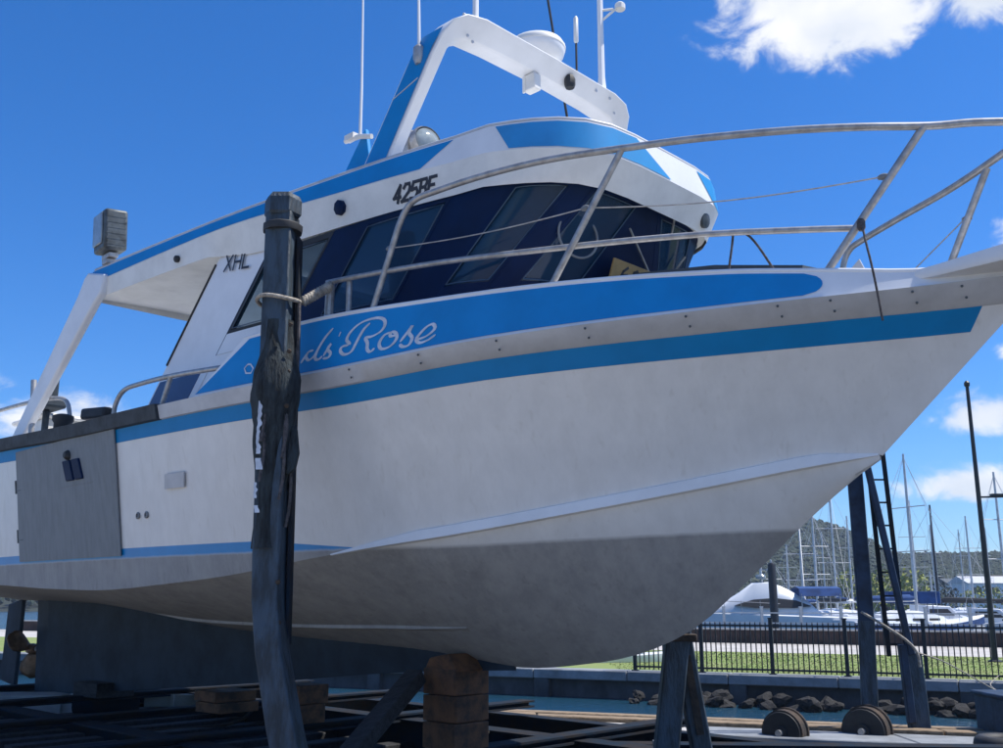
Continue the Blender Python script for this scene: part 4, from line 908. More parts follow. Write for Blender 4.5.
# low wall and quay railing behind the path
lw = tag(empty('low_brick_wall', onF(0, 18.6, -.15)), label='low dark brick wall at the back of the promenade path', cat='wall')
li = Matrix.Translation(-Vector(onF(0, 18.6, -.15)))
mb = MB(); mb.prism([onF(-40, 18.6, -.15), onF(50, 18.6, -.15), onF(50, 18.9, -.15), onF(-40, 18.9, -.15)], (0, 0, .52)); o = part('wall_body', mb, 'brick', lw, smooth=0); o.matrix_parent_inverse = li
mb = MB(); mb.prism([onF(-40, 18.55, .37), onF(50, 18.55, .37), onF(50, 18.95, .37), onF(-40, 18.95, .37)], (0, 0, .06)); o = part('wall_cap', mb, 'concrete', lw, smooth=0); o.matrix_parent_inverse = li
qr = tag(empty('quay_railing', (0, 0, 0)), label='grey post and rail railing along the marina quay behind the brick wall', cat='railing')
for z in (.62, 1.05):
    mb = MB(); mb.beam(onF(-10, 20.5, z), onF(42, 20.5, z), .05, .05); part('rail', mb, 'mast', qr)
q0 = None
for k in range(32):
    if q0 is None: mb = MB(); mb.box((0, 0, .7), (.11, .11, 1.45)); mb.box((0, 0, 1.45), (.14, .14, .05)); o = part('post', mb, 'mast', qr); q0 = o.data
    else: o = bpy.data.objects.new('post', q0); COL.objects.link(o); o.parent = qr
    o.location = onF(-10+1.65*k, 20.5, -.15)

# ---------------------------------------------------------------- cradle, blocks, ladder
CR = empty('slipway_cradle', (1.91, 6.5, 0), BOAT_RZ, label='blue black steel slipway cradle with tall posts carrying the boat', cat='cradle')
CI = Matrix.Rotation(-BOAT_RZ, 4, 'Z')@Matrix.Translation((-1.91, -6.5, 0))
def crp(name, mb, m_, world=False, label=None, **k):
    o = mb.build(name, M[m_], CR, **k)
    if world: o.matrix_parent_inverse = Matrix.Identity(4); o.matrix_basis = CI
    if label: o['label'] = label
    return o
for s in (1.25, -1.25):
    mb = MB(); mb.ibeam((-13.5, -s, .22), (1.2, -s, .22), .24, .34); crp('long_beam', mb, 'cradle', smooth=0)
for s in (2.35, -3.2):
    mb = MB(); mb.ibeam((-13.5, -s, .12), (.2, -s, .12), .2, .28); crp('side_beam', mb, 'cradle', smooth=0)
for u in (-2.95, -5.3, -7.5, -9.7, -11.9):
    mb = MB(); mb.ibeam((u, -2.5, .40), (u, 3.2, .40), .2, .08); crp('cross_beam', mb, 'cradle', smooth=0)
k = 0
for u in frange(-12.5, -.5, .42):
    mb = MB(); mb.box((u, -1.8, .285), (.18, .85, .06)); crp('cradle_slat', mb, 'darkwood', smooth=0)
# the bent post in front of the hull
mb = MB()
def bentbox(mb, pts, ws, ds, rz):
    rows = []
    for (x, y, z), w, d in zip(pts, ws, ds):
        c, s = math.cos(rz), math.sin(rz)
        rows.append([(x+c*a*w/2-s*b*d/2, y+s*a*w/2+c*b*d/2, z) for a, b in ((-1, -1), (1, -1), (1, 1), (-1, 1), (-1, -1))])
    mb.grid(rows); mb.add(rows[0][:4], [(0, 1, 2, 3)]); mb.add(rows[-1][:4], [(0, 1, 2, 3)])
bentbox(mb, [(-1.655, 7.12, 4.44), (-1.64, 7.12, 3.0), (-1.62, 7.12, 1.9), (-1.61, 7.10, 1.60), (-1.56, 7.06, 1.25), (-1.44, 7.02, .75), (-1.30, 7.0, .25)], [.20, .20, .20, .185, .185, .20, .20], [.2]*7, R(-8))
crp('bent_post', mb, 'post', True, label='bent scuffed steel post in front of the hull', smooth=20, bevel=.012)
mb = MB(); mb.ibeam((-1.575, 7.16, 4.26), (-1.53, 7.18, 1.30), .12, .12, .02, up=(1, 0, 0)); crp('post_backing', mb, 'cradle', True, smooth=0)
mb = MB(); mb.lathe([(.125, 0), (.14, .02), (.14, .13), (.12, .17), (.0, .18)], (-1.655, 7.12, 4.42), 6); crp('post_cap', mb, 'post', True, smooth=0)
mb = MB(); mb.lathe([(.145, 0), (.15, .02), (.15, .05), (.14, .06)], (-1.65, 7.12, 4.30), 12); crp('post_band', mb, 'black', True)
# torn padding wrapped round the post
def padding(zs_, rads, seed, cx, cy, n=18):
    mb = MB(); rows = []
    for z, r in zip(zs_, rads):
        row = []
        for k in range(n+1):
            a = k*2*math.pi/n; q = Vector((math.cos(a), math.sin(a), z*2.2))
            rr = r*(1+.14*noise.noise(Vector((q.x*1.6, q.y*1.6, z*1.5+seed)))+.10*noise.noise(Vector((q.x*5, q.y*5, z*7+seed))))
            row.append((cx+rr*math.cos(a)*1.05, cy+rr*math.sin(a), z))
        row[-1] = row[0]; rows.append(row)
    mb.grid(rows); mb.add(rows[0][:-1], [tuple(range(n))]); mb.add(rows[-1][:-1], [tuple(range(n))]); return mb
zs_ = frange(1.95, 3.60, .055)
mb = padding(zs_, [.12+.055*math.exp(-((z-3.12)/.24)**2)+.015*math.sin(z*5) for z in zs_], 3.3, -1.64, 7.12); crp('torn_padding', mb, 'fender', True, smooth=70)
zs_ = frange(3.6, 4.22, .06)
mb = MB()
for i in range(9):
    z0 = rnd.uniform(2.0, 3.4); a = rnd.uniform(-2.8, .3); x = -1.63+.13*math.cos(a); y = 7.12+.14*math.sin(a)
    mb.tube(catmull([(x, y, z0+rnd.uniform(.3, .7)), (x+.012, y-.01, z0+.2), (x-.01, y-.02, z0)], 4), .012, 6)
crp('padding_cord', mb, 'rope_dark', True)
mb = MB(); mb.prism([(-1.50, 7.05, 2.82), (-1.465, 7.06, 2.80), (-1.44, 7.05, 2.62), (-1.46, 7.04, 2.50), (-1.52, 7.03, 2.46), (-1.53, 7.04, 2.60)], (0, .05, 0)); crp('hanging_strap', mb, 'fender', True, bevel=.012)
# worn white paint on the outer left edge of the post
mb = MB()
def flake(x0, x1, z0, z1, n=8, seed=0):
    L_ = []; R_ = []
    for k in range(n+1):
        z = z0+(z1-z0)*k/n; w = .02*noise.noise(Vector((z*9, seed, 0)))+.012*noise.noise(Vector((z*30, seed+4, 0)))
        L_.append((x0+w*.6, 6.964, z)); R_.append((x1+w*1.6, 6.964, z))
    mb.grid([L_, R_])
flake(-1.725, -1.70, 2.60, 2.98, 24, 1); flake(-1.725, -1.685, 2.49, 2.57, 14, 2); flake(-1.725, -1.705, 2.29, 2.40, 14, 5); flake(-1.715, -1.685, 2.19, 2.24, 8, 8)
o = crp('worn_white_paint', mb, 'letter', True, smooth=0); o['kind'] = 'stuff'
mb = MB()
for z in (3.55, 3.35, 3.2, 2.95, 1.72, 1.45, 1.2, .95): mb.lathe([(.018, 0), (.018, .01), (.01, .016)], (-1.53+(.12*(1.6-z)/1 if z < 1.6 else 0), 7.0, z), 6, (0, -1, 0))
crp('post_bolt', mb, 'rust', True)['kind'] = 'stuff'
# posts on the far side
def post(name, a, b, w, h, m_, label=None): mb = MB(); mb.beam(a, b, w, h, up=(0, 1, 0)); return crp(name, mb, m_, True, label=label, smooth=0, bevel=.012, seg=1)
post('tall_post', (4.66, 13.3, -.02), (4.71, 13.3, 1.35), .21, .06, 'post')
post('tall_post', (4.71, 13.3, 1.33), (4.71, 13.3, 4.9), .20, .06, 'postblue', label='thick dark post behind the bow')
post('slanting_post', (5.18, 13.1, .92), (4.66, 13.1, 4.3), .085, .06, 'postblue', label='thin blue post slanting beside the ladder')
post('short_post', (5.24, 13.2, -.02), (5.20, 13.2, .95), .25, .14, 'post'); post('short_post', (5.12, 13.13, .1), (5.08, 13.13, 1.05), .10, .1, 'postblue')
# trestle under the stem
for a, b, w in (((1.32, 8.5, .40), (1.46, 8.5, 1.42), .19), ((1.62, 8.56, .40), (1.47, 8.58, 1.42), .16)):
    post('trestle_leg', a, b, w, .16, 'post')
mb = MB(); mb.box((1.47, 8.5, 1.30), (.24, .22, .06)); crp('trestle_head', mb, 'rust', True, bevel=.01)
mb = MB(); mb.box((1.555, 8.465, .85), (.06, .015, .62), rot=Matrix.Rotation(R(-8), 3, 'Y')); crp('rusty_strip', mb, 'rust', True)
# cross platform at the near right
mb = MB(); mb.ibeam((.9, 9.42, .26), (8.5, 8.95, .26), .22, .2); crp('platform_beam', mb, 'cradle', True, smooth=0)
mb = MB(); mb.ibeam((1.5, 9.0, .22), (8.5, 8.45, .22), .22, .2); crp('platform_beam', mb, 'cradle', True, smooth=0)
for x in frange(1.4, 7.6, .55):
    mb = MB(); mb.box((x, 9.2-.07*(x-.9), .30), (.16, .7, .05)); crp('platform_board', mb, 'darkwood', True, smooth=0)
for x, z in ((1.35, .20), (1.72, .20)): mb = MB(); mb.box((x, 9.25, z), (.05, .05, .4)); crp('platform_stub', mb, 'steel', True)
# wheels
for x, y, r in ((3.45, 12.85, .26), (4.50, 13.0, .28)):
    wh = empty('cradle_wheel', (0, 0, 0)); wh.parent = CR; wh.matrix_basis = CI@Matrix.Translation((x, y, .03))@Matrix.Rotation(R(-38), 4, 'Z')
    mb = MB(); mb.lathe([(r*.9, -.09), (r, -.08), (r, .05), (r*1.08, .06), (r*1.08, .09), (r*.95, .10)], (0, 0, 0), 32, (0, 1, 0)); part('tread', mb, 'rust', wh)
    mb = MB(); mb.lathe([(r*.92, -.095), (r*.90, -.105), (r*.3, -.10), (r*.28, -.14), (r*.12, -.14)], (0, 0, 0), 24, (0, 1, 0)); part('disc', mb, 'black', wh)
    mb = MB(); mb.tube([(0, -.2, 0), (0, .2, 0)], .04); part('axle', mb, 'steel', wh)
# timber blocks under the keel
def block(u, s, z0, z1, w, l, n, label, m_='oldwood', jit=.02, cone=0):
    b = empty('keel_block', bw(u, s, 0)*1.0, BOAT_RZ, label=label, cat='timber blocks', group='timber blocks under the keel'); b.location.z = z0
    for k in range(n):
        h = (z1-z0)/n; f = 1-cone*(k/(n-1)) if n > 1 else 1
        mb = MB(); mb.box((0, 0, 0), (l*f, w*f, h-.006)); o = part('timber', mb, m_, b, bevel=.008); o.location = (rnd.uniform(-jit, jit), rnd.uniform(-jit, jit), h*(k+.5)); o.rotation_euler.z = rnd.uniform(-.05, .05)
    return b
b = block(-3.05, .12, .44, 1.06, .38, .38, 3, 'tallest stack of brown timber blocks, under the forward end of the keel')
mb = MB(); mb.prism([(-.20, .18, .60), (.20, .18, .60), (.12, .14, .74), (-.12, .16, .70)], (0, -.36, 0)); part('wedge', mb, 'oldwood', b, bevel=.015)
block(-5.35, 0, .44, .80, .34, .36, 2, 'small timber block stack right behind the bent post', 'oldwood')
b = block(-6.75, 0, .44, .66, .48, .46, 2, 'low timber block stack left of the bent post, its top piece sloping', 'oldwood')
block(-9.6, 0, .42, .60, .5, .6, 1, 'flat timber block under the aft part of the keel', 'darkwood')
sp = empty('timber_prop', bw(-3.0, .9, 0), 0, label='dark slanting timber prop leaning on the tallest block stack', cat='prop'); sp.location.z = .35
mb = MB(); a = bw(-3.25, .38, 0); a.z = 1.0; b_ = bw(-3.05, 1.35, 0); b_.z = .36; mb.beam(a, b_, .16, .12)
o = part('prop_timber', mb, 'darkwood', sp, bevel=.01); o.matrix_parent_inverse = Matrix.Translation(-sp.location)
mb = MB(); mb.beam(b_+Vector((-.06, -.02, -.0)), b_+Vector((.14, .03, 0)), .2, .05); o = part('foot_plate', mb, 'cradle', sp); o.matrix_parent_inverse = Matrix.Translation(-sp.location)
# concrete beam and roller at the left, box and tyre at the right
mb = MB(); mb.beam((-8.6, 14.0, .22), (-5.72, 13.9, .24), .5, .30); tag(mb.build('concrete_beam', M['concrete'], bevel=.02), 'pale concrete beam lying beyond the skeg at the left edge', 'beam')
mb = MB(); mb.lathe([(.15, 0), (.17, .02), (.17, .75), (.15, .78), (.06, .79)], (-5.55, 13.7, .28), 18, (1, -.05, 0)); tag(mb.build('steel_roller', M['cradle']), 'dark steel roller lying at the end of the concrete beam', 'roller')
mb = MB(); mb.box((-4.35, 13.9, .30), (.75, .12, .16)); mb.box((-4.35, 13.83, .30), (.06, .02, .17)); tag(mb.build('pale_plank', M['lightconcrete'], bevel=.01), 'short pale plank lying between the roller and the low block stack', 'plank')
mb = MB(); mb.box((6.55, 12.9, .22), (1.1, .8, .44)); mb.box((6.55, 12.9, .46), (1.16, .86, .05)); tag(mb.build('storage_box', M['postblue'], bevel=.02), 'dark blue box standing on the walkway at the right edge', 'box')
mb = MB(); rows = []
for k in range(25):
    a = k*2*math.pi/24; rows.append([(5.65+(.27+.085*math.cos(b*2*math.pi/10))*math.cos(a), 11.8+(.27+.085*math.cos(b*2*math.pi/10))*math.sin(a), .02+.10*math.sin(b*2*math.pi/10)) for b in range(11)])
mb.grid(rows); tag(mb.build('rubber_tyre', M['black'], smooth=60), 'black rubber tyre lying flat on the walkway at the right', 'tyre')
# ladder
ld = tag(empty('ladder', (5.0, 13.2, .0)), label='thin metal ladder standing beside the thick dark post', cat='ladder')
def lp(x, z, y=13.2): return Vector((x, y, z))-Vector((5.0, 13.2, .0))
for xa, xb in ((4.93, 4.85), (5.16, 5.06)):
    mb = MB(); mb.beam(lp(xa, .9), lp(xb, 3.75), .035, .05); part('stile', mb, 'cradle', ld)
for k in range(10):
    z = 1.05+.30*k; t = (z-.9)/2.85; mb = MB(); mb.tube([lp(4.93-.08*t, z), lp(5.16-.10*t, z)], .013, 6); part('rung', mb, 'cradle', ld)
# ropes
def rope(name, pts, r, m_, label, n=6):
    P = catmull(pts, n); mb = MB(); mb.tube(P, r, 8); return tag(mb.build(name, M[m_], smooth=60), label, 'rope')
rp0 = bw(-2.90, 1.62, 1.92)
hx, hy = -1.655, 7.12
wrap = [(hx+.155*math.cos(a), hy+.155*math.sin(a), 3.76+.012*math.sin(2*a)) for a in [R(40-20*k) for k in range(17)]]
rope('mooring_rope', wrap+[(hx+.16, hy+.1, 3.78), tuple(Vector((hx+.2, hy+.1, 3.80)).lerp(rp0, .6)), tuple(rp0)], .016, 'rope', 'frayed rope tied round the bent post and made fast to the boat rail')
mb = MB(); P = []
for k in range(60):
    t = k/59; c = Vector((hx+.17, hy+.06, 3.78)).lerp(rp0, t*.96); a = k*1.25; P.append(c+Vector((.0, math.cos(a)*.032, math.sin(a)*.032)))
mb.tube(P, .016, 6); kn = tag(mb.build('rope_lashing', M['rope'], smooth=60), 'thick frayed lashing twisted along the rope between post and rail', 'rope')
rope('safety_line', [(4.62, 13.2, 1.45), (4.85, 13.05, 1.28), (5.10, 13.02, 1.10), (5.22, 13.02, .95), (5.24, 13.02, .78)], .017, 'rope', 'pale rope looped from the thick dark post down to the short post')
rope('yellow_line', [(5.24, 13.02, .95), (6.1, 14.2, .75), (7.4, 15.5, .25), (9.6, 20.5, -.02), (10.9, F(10.9, .3), 0)], .009, 'rope', 'thin yellowish line running from the short post to the fence')
rope('rail_lashing', [bw(.03, .74, 1.56), bw(.05, .70, 1.80), bw(.02, .69, 1.84), bw(.16, .68, 1.77), bw(.30, .62, 1.50)], .008, 'rope_dark', 'thin cord tied over the middle rail ahead of the cabin')
rope('hanging_cord', [bw(.79, .48, 1.74), bw(.83, .54, 1.60), bw(.86, .56, 1.45), bw(.87, .54, 1.30), bw(.88, .52, 1.12)], .007, 'rope_dark', 'thin cord hanging down over the bow from the forward stanchion')
mb = MB(); mb.lathe([(.015, -.035), (.026, -.015), (.026, .02), (.015, .04)], bw(.78, .47, 1.74), 8); tag(mb.build('cord_knot', M['rope_dark']), 'dark knot on the forward stanchion where the hanging cord is tied', 'knot')

# ---------------------------------------------------------------- marina
def yacht(x, y, L_, rz, mh, label, cover='ycover', mastm='mast', lean=0, hullm='ywhite', spread=2):
    t = empty('sailing_yacht', (x, y, -.8), R(rz), label=label, cat='yacht', group='yachts moored in the marina')
    B = L_*.155; mb = MB(); rows = []
    for k in range(11):
        f = k/10; b = B*(math.sin(math.pi*min(1, (1-f)*.62+.0))**.8 if f > 0 else .93) if f < 1 else .01
        b = B*min(1, (1-f)*2.2)**.7*(.82+.18*math.sin(math.pi*f)) if f < 1 else .01
        X = (f-.45)*L_; sh = L_*.10+L_*.035*(f-.4)**2*3
        rows.append([(X-.05*L_*f, 0, -.25), (X, b*.75, .02), (X, b, sh*.6), (X, b*1.0, sh), (X, b*.9, sh+.03), (X, 0, sh+.08), (X, -b*.9, sh+.03), (X, -b, sh), (X, -b, sh*.6), (X, -b*.75, .02), (X-.05*L_*f, 0, -.25)])
    mb.grid(rows); mb.add(rows[0][:10], [tuple(range(10))]); h = part('hull', mb, hullm, t, smooth=50)
    mb = MB()
    for sg in (0, 1):
        mb.grid([[(r[2 if not sg else 8][0], r[2 if not sg else 8][1]*1.004, r[2][2]*1.2) for r in rows], [(r[3 if not sg else 7][0], r[3 if not sg else 7][1]*1.006, r[3][2]*.98) for r in rows]])
    part('sheer_stripe', mb, cover, h)
    sh = L_*.10; mb = MB(); rows = []
    for f, hh, w in ((-.20, .35, .6), (-.1, .55, .62), (.08, .52, .55), (.2, .32, .4), (.26, .08, .25)): rows.append([(f*L_, w*B, sh), (f*L_, w*B*.85, sh+hh*L_*.09+.1), (f*L_, 0, sh+hh*L_*.1+.15), (f*L_, -w*B*.85, sh+hh*L_*.09+.1), (f*L_, -w*B, sh)])
    mb.grid(rows); mb.add(rows[0], [tuple(range(5))]); c = part('coachroof', mb, hullm, t, smooth=50)
    for sg in (1, -1):
        for k in range(3): mb = MB(); mb.box(((-.12+.11*k)*L_, sg*.57*B, sh+.27), (.07*L_, .03, .13)); part('cabin_window', mb, 'black', c)
    mx = .08*L_; mb = MB(); mb.tube([(mx, 0, sh), (mx+lean*.5, 0, sh+mh*.6), (mx+lean, 0, sh+mh)], [.085, .08, .06], 8); ms = part('mast', mb, mastm, t)
    for k in range(spread):
        zz = sh+mh*(.42+.26*k); mb = MB(); mb.tube([(mx+lean*.4, -B*.72, zz), (mx+lean*.5, B*.72, zz)], .03, 6); part('spreader', mb, mastm, ms)
    mb = MB(); mb.tube([(mx-.1, 0, sh+1.25), (mx-.42*L_, 0, sh+1.2)], .05, 6); part('boom', mb, mastm, t)
    mb = MB(); mb.lathe([(.06, 0), (.17, .3), (.15, L_*.2), (.08, L_*.38)], (mx-.15, 0, sh+1.42), 8, (-1, 0, -.01)); part('sail_cover', mb, cover, t)
    mb = MB(); top = (mx+lean, 0, sh+mh*.98)
    for e in ((.53*L_, 0, sh+.2), (-.44*L_, 0, sh+.1)): mb.tube([top, e], .012, 5)
    for sg in (1, -1): mb.tube([top, (mx, sg*B*.72, sh+mh*.68), (mx-.1, sg*B*.9, sh)], .010, 5)
    part('rigging', mb, 'mast', t)
    mb = MB()
    for k in range(7):
        X = (-.4+.13*k)*L_; b = B*.9*min(1, (1-(X/L_+.45))*2.2)**.7
        for sg in (1, -1): mb.tube([(X, sg*b, sh), (X, sg*b, sh+.6)], .012, 4)
    part('guard_posts', mb, 'steel', t)
    return t
def X_(px, Y): return (px-501.5)/1025*Y
def zt(py, Y): return 1.6+(600-py)*Y/1025
YS = [(752, 545, 62, 9, 20, 'yacht with a short mast nearest the bow of the white motor cruiser', 'ycover'),
      (804, 522, 66, 9.5, 75, 'white yacht behind the motor cruiser, leftmost tall mast under the bow', 'ycover'),
      (823, 512, 72, 10, 100, 'yacht with bare mast second from the left under the bow', 'black'),
      (839, 486, 74, 10.5, 82, 'yacht with the tallest pale mast just left of the thick dark post', 'ycover'),
      (851, 516, 90, 9, 60, 'distant yacht whose mast stands close against the thick dark post', 'cream'),
      (778, 560, 80, 8, 110, 'small yacht half hidden behind the cruiser cabin', 'black'),
      (904, 452, 56, 11, 25, 'yacht with a tall grey mast right of the ladder', 'ycover'),
      (951, 505, 70, 10, 160, 'yacht with dark tipped mast midway between ladder and black mast', 'black'),
      (976, 516, 84, 9.5, 80, 'yacht with thin grey mast just left of the leaning black mast', 'cream'),
      (926, 572, 95, 8, 10, 'low distant yacht in front of the yellow green bushes', 'ycover'),
      (789, 545, 100, 8, 70, 'far yacht with a short mast behind the cruiser, close to the hull edge', 'cream'),
      (812, 528, 96, 9, 35, 'far yacht whose mast stands between the two leftmost tall masts', 'ycover'),
      (831, 532, 110, 9, 120, 'distant yacht with two spreaders seen under the bow', 'black'),
      (917, 500, 88, 10, 65, 'yacht with thin mast just right of the tall grey mast', 'cream'),
      (940, 525, 110, 9, 95, 'distant yacht left of the dark tipped mast', 'ycover'),
      (962, 530, 120, 9, 40, 'most distant yacht between dark tipped mast and black mast', 'cream'),
      (1000, 528, 100, 9, 140, 'far yacht right of the leaning black mast', 'black'),
      (1016, 470, 60, 10, 100, 'yacht just beyond the right edge, only its rigging showing', 'ycover')]
for px, py, Y, L_, rz, lab, cov in YS:
    hh = L_*.10; yacht(X_(px, Y), Y, L_, rz, zt(py, Y)+.8-hh, lab, cov, 'mast' if px != 951 else 'dkmast')
# black leaning mast nearest
bmst = tag(empty('black_mast', (14.5, 30, -.15)), label='tall black light mast with a side arm, leaning, behind the fence at the right', cat='mast')
def bl(x, z): return (x-14.5, 0, z+.15)
mb = MB(); mb.tube([bl(14.26, -.15), bl(14.28, 2.2), bl(14.28, 5.0), bl(14.28, 8.0)], [.085, .08, .065, .05], 10); part('pole', mb, 'dkmast', bmst, smooth=60)
mb = MB(); mb.lathe([(.06, 0), (.085, .04), (.085, .12), (.04, .18)], bl(14.28, 7.98), 10); part('pole_cap', mb, 'dkmast', bmst)
mb = MB(); mb.beam(bl(14.28, 4.60), bl(15.4, 4.62), .05, .05); mb.box(bl(14.95, 4.66), (.6, .16, .08)); part('side_arm', mb, 'dkmast', bmst)
mb = MB(); mb.lathe([(.2, 0), (.2, .03), (.14, .06)], bl(14.26, -.15), 12); part('base_plate', mb, 'dkmast', bmst)
# pontoon pile
mb = MB(); Yp = 47; mb.lathe([(.19, 0), (.19, 3.95), (.15, 4.05), (.02, 4.1)], (X_(773.5, Yp), Yp, -.8), 12); tag(mb.build('pontoon_pile', M['dkmast']), 'thick black pile standing in front of the white motor cruiser', 'pile')
# motor cruiser
mc = tag(empty('motor_cruiser', (X_(775, 56), 56, -.8), R(-6)), label='white motor cruiser with dark lens shaped window and blue canopy behind the fence', cat='motor boat')
mb = MB(); rows = []
for f in [k/12 for k in range(13)]:
    X = -5.2+10.4*f; w = 1.6*min(1, (f+.02)*1.8)**.6; sh = 1.75-.35*f
    rows.append([(X+.5*(1-f), 0, -.2), (X+.3*(1-f), -w*.7, .1), (X, -w, sh*.7), (X, -w*1.02, sh), (X, -w*.9, sh+.05), (X, 0, sh+.15*(1-abs(2*f-1))), (X, w*.9, sh+.05), (X, w*1.02, sh), (X, w, sh*.7), (X+.3*(1-f), w*.7, .1), (X+.5*(1-f), 0, -.2)])
mb.grid(rows); mb.add(rows[-1][:10], [tuple(range(10))]); part('hull', mb, 'ywhite', mc, smooth=50)
mb = MB(); rows = []
for X, z, w in ((-3.9, 1.75, .5), (-2.9, 2.15, .95), (-1.9, 2.75, 1.1), (-1.2, 3.25, 1.05), (-.2, 3.3, 1.1), (.6, 2.95, 1.2), (1.6, 2.35, 1.25), (2.2, 1.75, 1.25)): rows.append([(X, -w, 1.5), (X, -w*.92, z*.55+.8), (X, -w*.6, z), (X, 0, z+.06), (X, w*.6, z), (X, w*.92, z*.55+.8), (X, w, 1.5)])
mb.grid(rows); cb = part('superstructure', mb, 'ywhite', mc, smooth=50)
mb = MB(); pl = [(-2.3, -1.24, 2.12), (-1.3, -1.16, 2.42), (-.2, -1.12, 2.5), (.9, -1.18, 2.38), (1.7, -1.26, 2.08), (.8, -1.28, 1.98), (-1.2, -1.28, 1.98)]; mb.prism(pl, (0, .25, 0)); part('side_window', mb, 'black', cb)
mb = MB(); rows = []
for X in (1.1, 1.8, 2.6, 3.3): rows.append([(X, -1.3, 2.6), (X, -1.1, 3.0), (X, 0, 3.12), (X, 1.1, 3.0), (X, 1.3, 2.6)])
mb.grid(rows); part('canopy', mb, 'ycover', mc, smooth=50)
mb = MB(); 
for X in (1.2, 3.2):
    for s in (-1.25, 1.25): mb.tube([(X, s, 1.5), (X, s, 2.7)], .03, 6)
part('canopy_frame', mb, 'steel', mc)
mb = MB(); mb.lathe([(.05, 0), (.05, .2), (.26, .22), (.28, .36), (.2, .46)], (-.7, 0, 3.3), 12); part('radar', mb, 'lens', mc)
mb = MB(); mb.tube([(-4.9, -.5, 2.4), (-3, -1.3, 2.35), (0, -1.55, 2.2)], .02, 5)
for X in (-4.6, -3.8, -2.9, -2.0, -1.0): mb.tube([(X, -1.4+.5*max(0, -X-3.4), 1.6), (X, -1.35+.5*max(0, -X-3.4), 2.36)], .015, 5)
part('bow_rail', mb, 'steel', mc)
def runabout(px, Y, L_, rz, label, roof=None, m_='ywhite'):
    t = tag(empty('motor_boat', (X_(px, Y), Y, -.8), R(rz)), label=label, cat='motor boat', group='small motor boats in the marina')
    mb = MB(); rows = []
    for f in [k/8 for k in range(9)]:
        X = (f-.5)*L_; w = L_*.16*min(1, (1.01-f)*2)**.6; sh = L_*.13+.05*L_*f
        rows.append([(X, 0, -.2), (X, -w, sh*.5), (X, -w*1.05, sh), (X, -w*.8, sh+.02), (X, 0, sh+.05), (X, w*.8, sh+.02), (X, w*1.05, sh), (X, w, sh*.5), (X, 0, -.2)])
    mb.grid(rows); mb.add(rows[0][:8], [tuple(range(8))]); part('hull', mb, m_, t, smooth=50)
    s = L_*.15; mb = MB(); mb.prism([(-.12*L_, -.11*L_, s), (.22*L_, -.11*L_, s), (.10*L_, -.11*L_, s+.12*L_), (-.12*L_, -.11*L_, s+.13*L_)], (0, .22*L_, 0)); c = part('wheelhouse', mb, m_, t, bevel=.04)
    mb = MB(); mb.prism([(-.09*L_, -.114*L_, s+.05*L_), (.13*L_, -.114*L_, s+.05*L_), (.07*L_, -.114*L_, s+.1*L_), (-.09*L_, -.114*L_, s+.1*L_)], (0, .228*L_, 0)); part('side_window', mb, 'black', c)
    if roof: mb = MB(); mb.box((-.15*L_, 0, s+.24*L_), (.42*L_, .26*L_, .10*L_)); mb.tube([(-.3*L_, .1*L_, s), (-.3*L_, .1*L_, s+.2*L_)], .03, 5); mb.tube([(-.3*L_, -.1*L_, s), (-.3*L_, -.1*L_, s+.2*L_)], .03, 5); mb.tube([(0, -.1*L_, s), (0, -.1*L_, s+.2*L_)], .03, 5); mb.tube([(0, .1*L_, s), (0, .1*L_, s+.2*L_)], .03, 5); part('canopy', mb, roof, t, bevel=.05)
    return t
runabout(893, 58, 6.5, 170, 'small white boat under a bright blue canopy right of the thick dark post', 'ycover')
runabout(930, 62, 7.5, 12, 'low white motor boat right of the blue canopied boat', None)
runabout(983, 60, 7, -15, 'white motor boat with a wheelhouse at the foot of the black mast', None)
runabout(846, 60, 5.5, 30, 'small white motor boat at the stern of the cruiser', None)
runabout(628, 30, 2.2, 8, 'small white dinghy seen low under the bow left of the trestle', None).location.z = -.3
runabout(1040, 64, 7, 10, 'white motor boat at the right edge behind the fence', None)

# ---------------------------------------------------------------- far shore
def hill_h(x, y):
    r = math.hypot(x, y); px = math.degrees(math.atan2(x, y))
    prof = herm([(-60, 5), (-30, 12), (0, 22), (10, 28), (16, 29.5), (19, 24), (21.5, 15.5), (26, 15.5), (32, 16), (60, 9)])(px)
    return -1+prof*max(0, min(1, (r-235)/140))**.8*max(.0, 1)
mb = MB(); rows = []
for k in range(61):
    a = R(-75+2.5*k); rows.append([(math.sin(a)*r, math.cos(a)*r, hill_h(math.sin(a)*r, math.cos(a)*r)-(.0 if r < 420 else 0)) for r in (215, 235, 260, 290, 320, 350, 375, 400, 480)])
mb.grid(rows); tag(mb.build('far_hills', M['hill'], smooth=60), kind='structure')
ico = bmesh.new(); bmesh.ops.create_icosphere(ico, subdivisions=1, radius=1); IV = [v.co.copy() for v in ico.verts]; IF = [tuple(v.index for v in f.verts) for f in ico.faces]; ico.free()
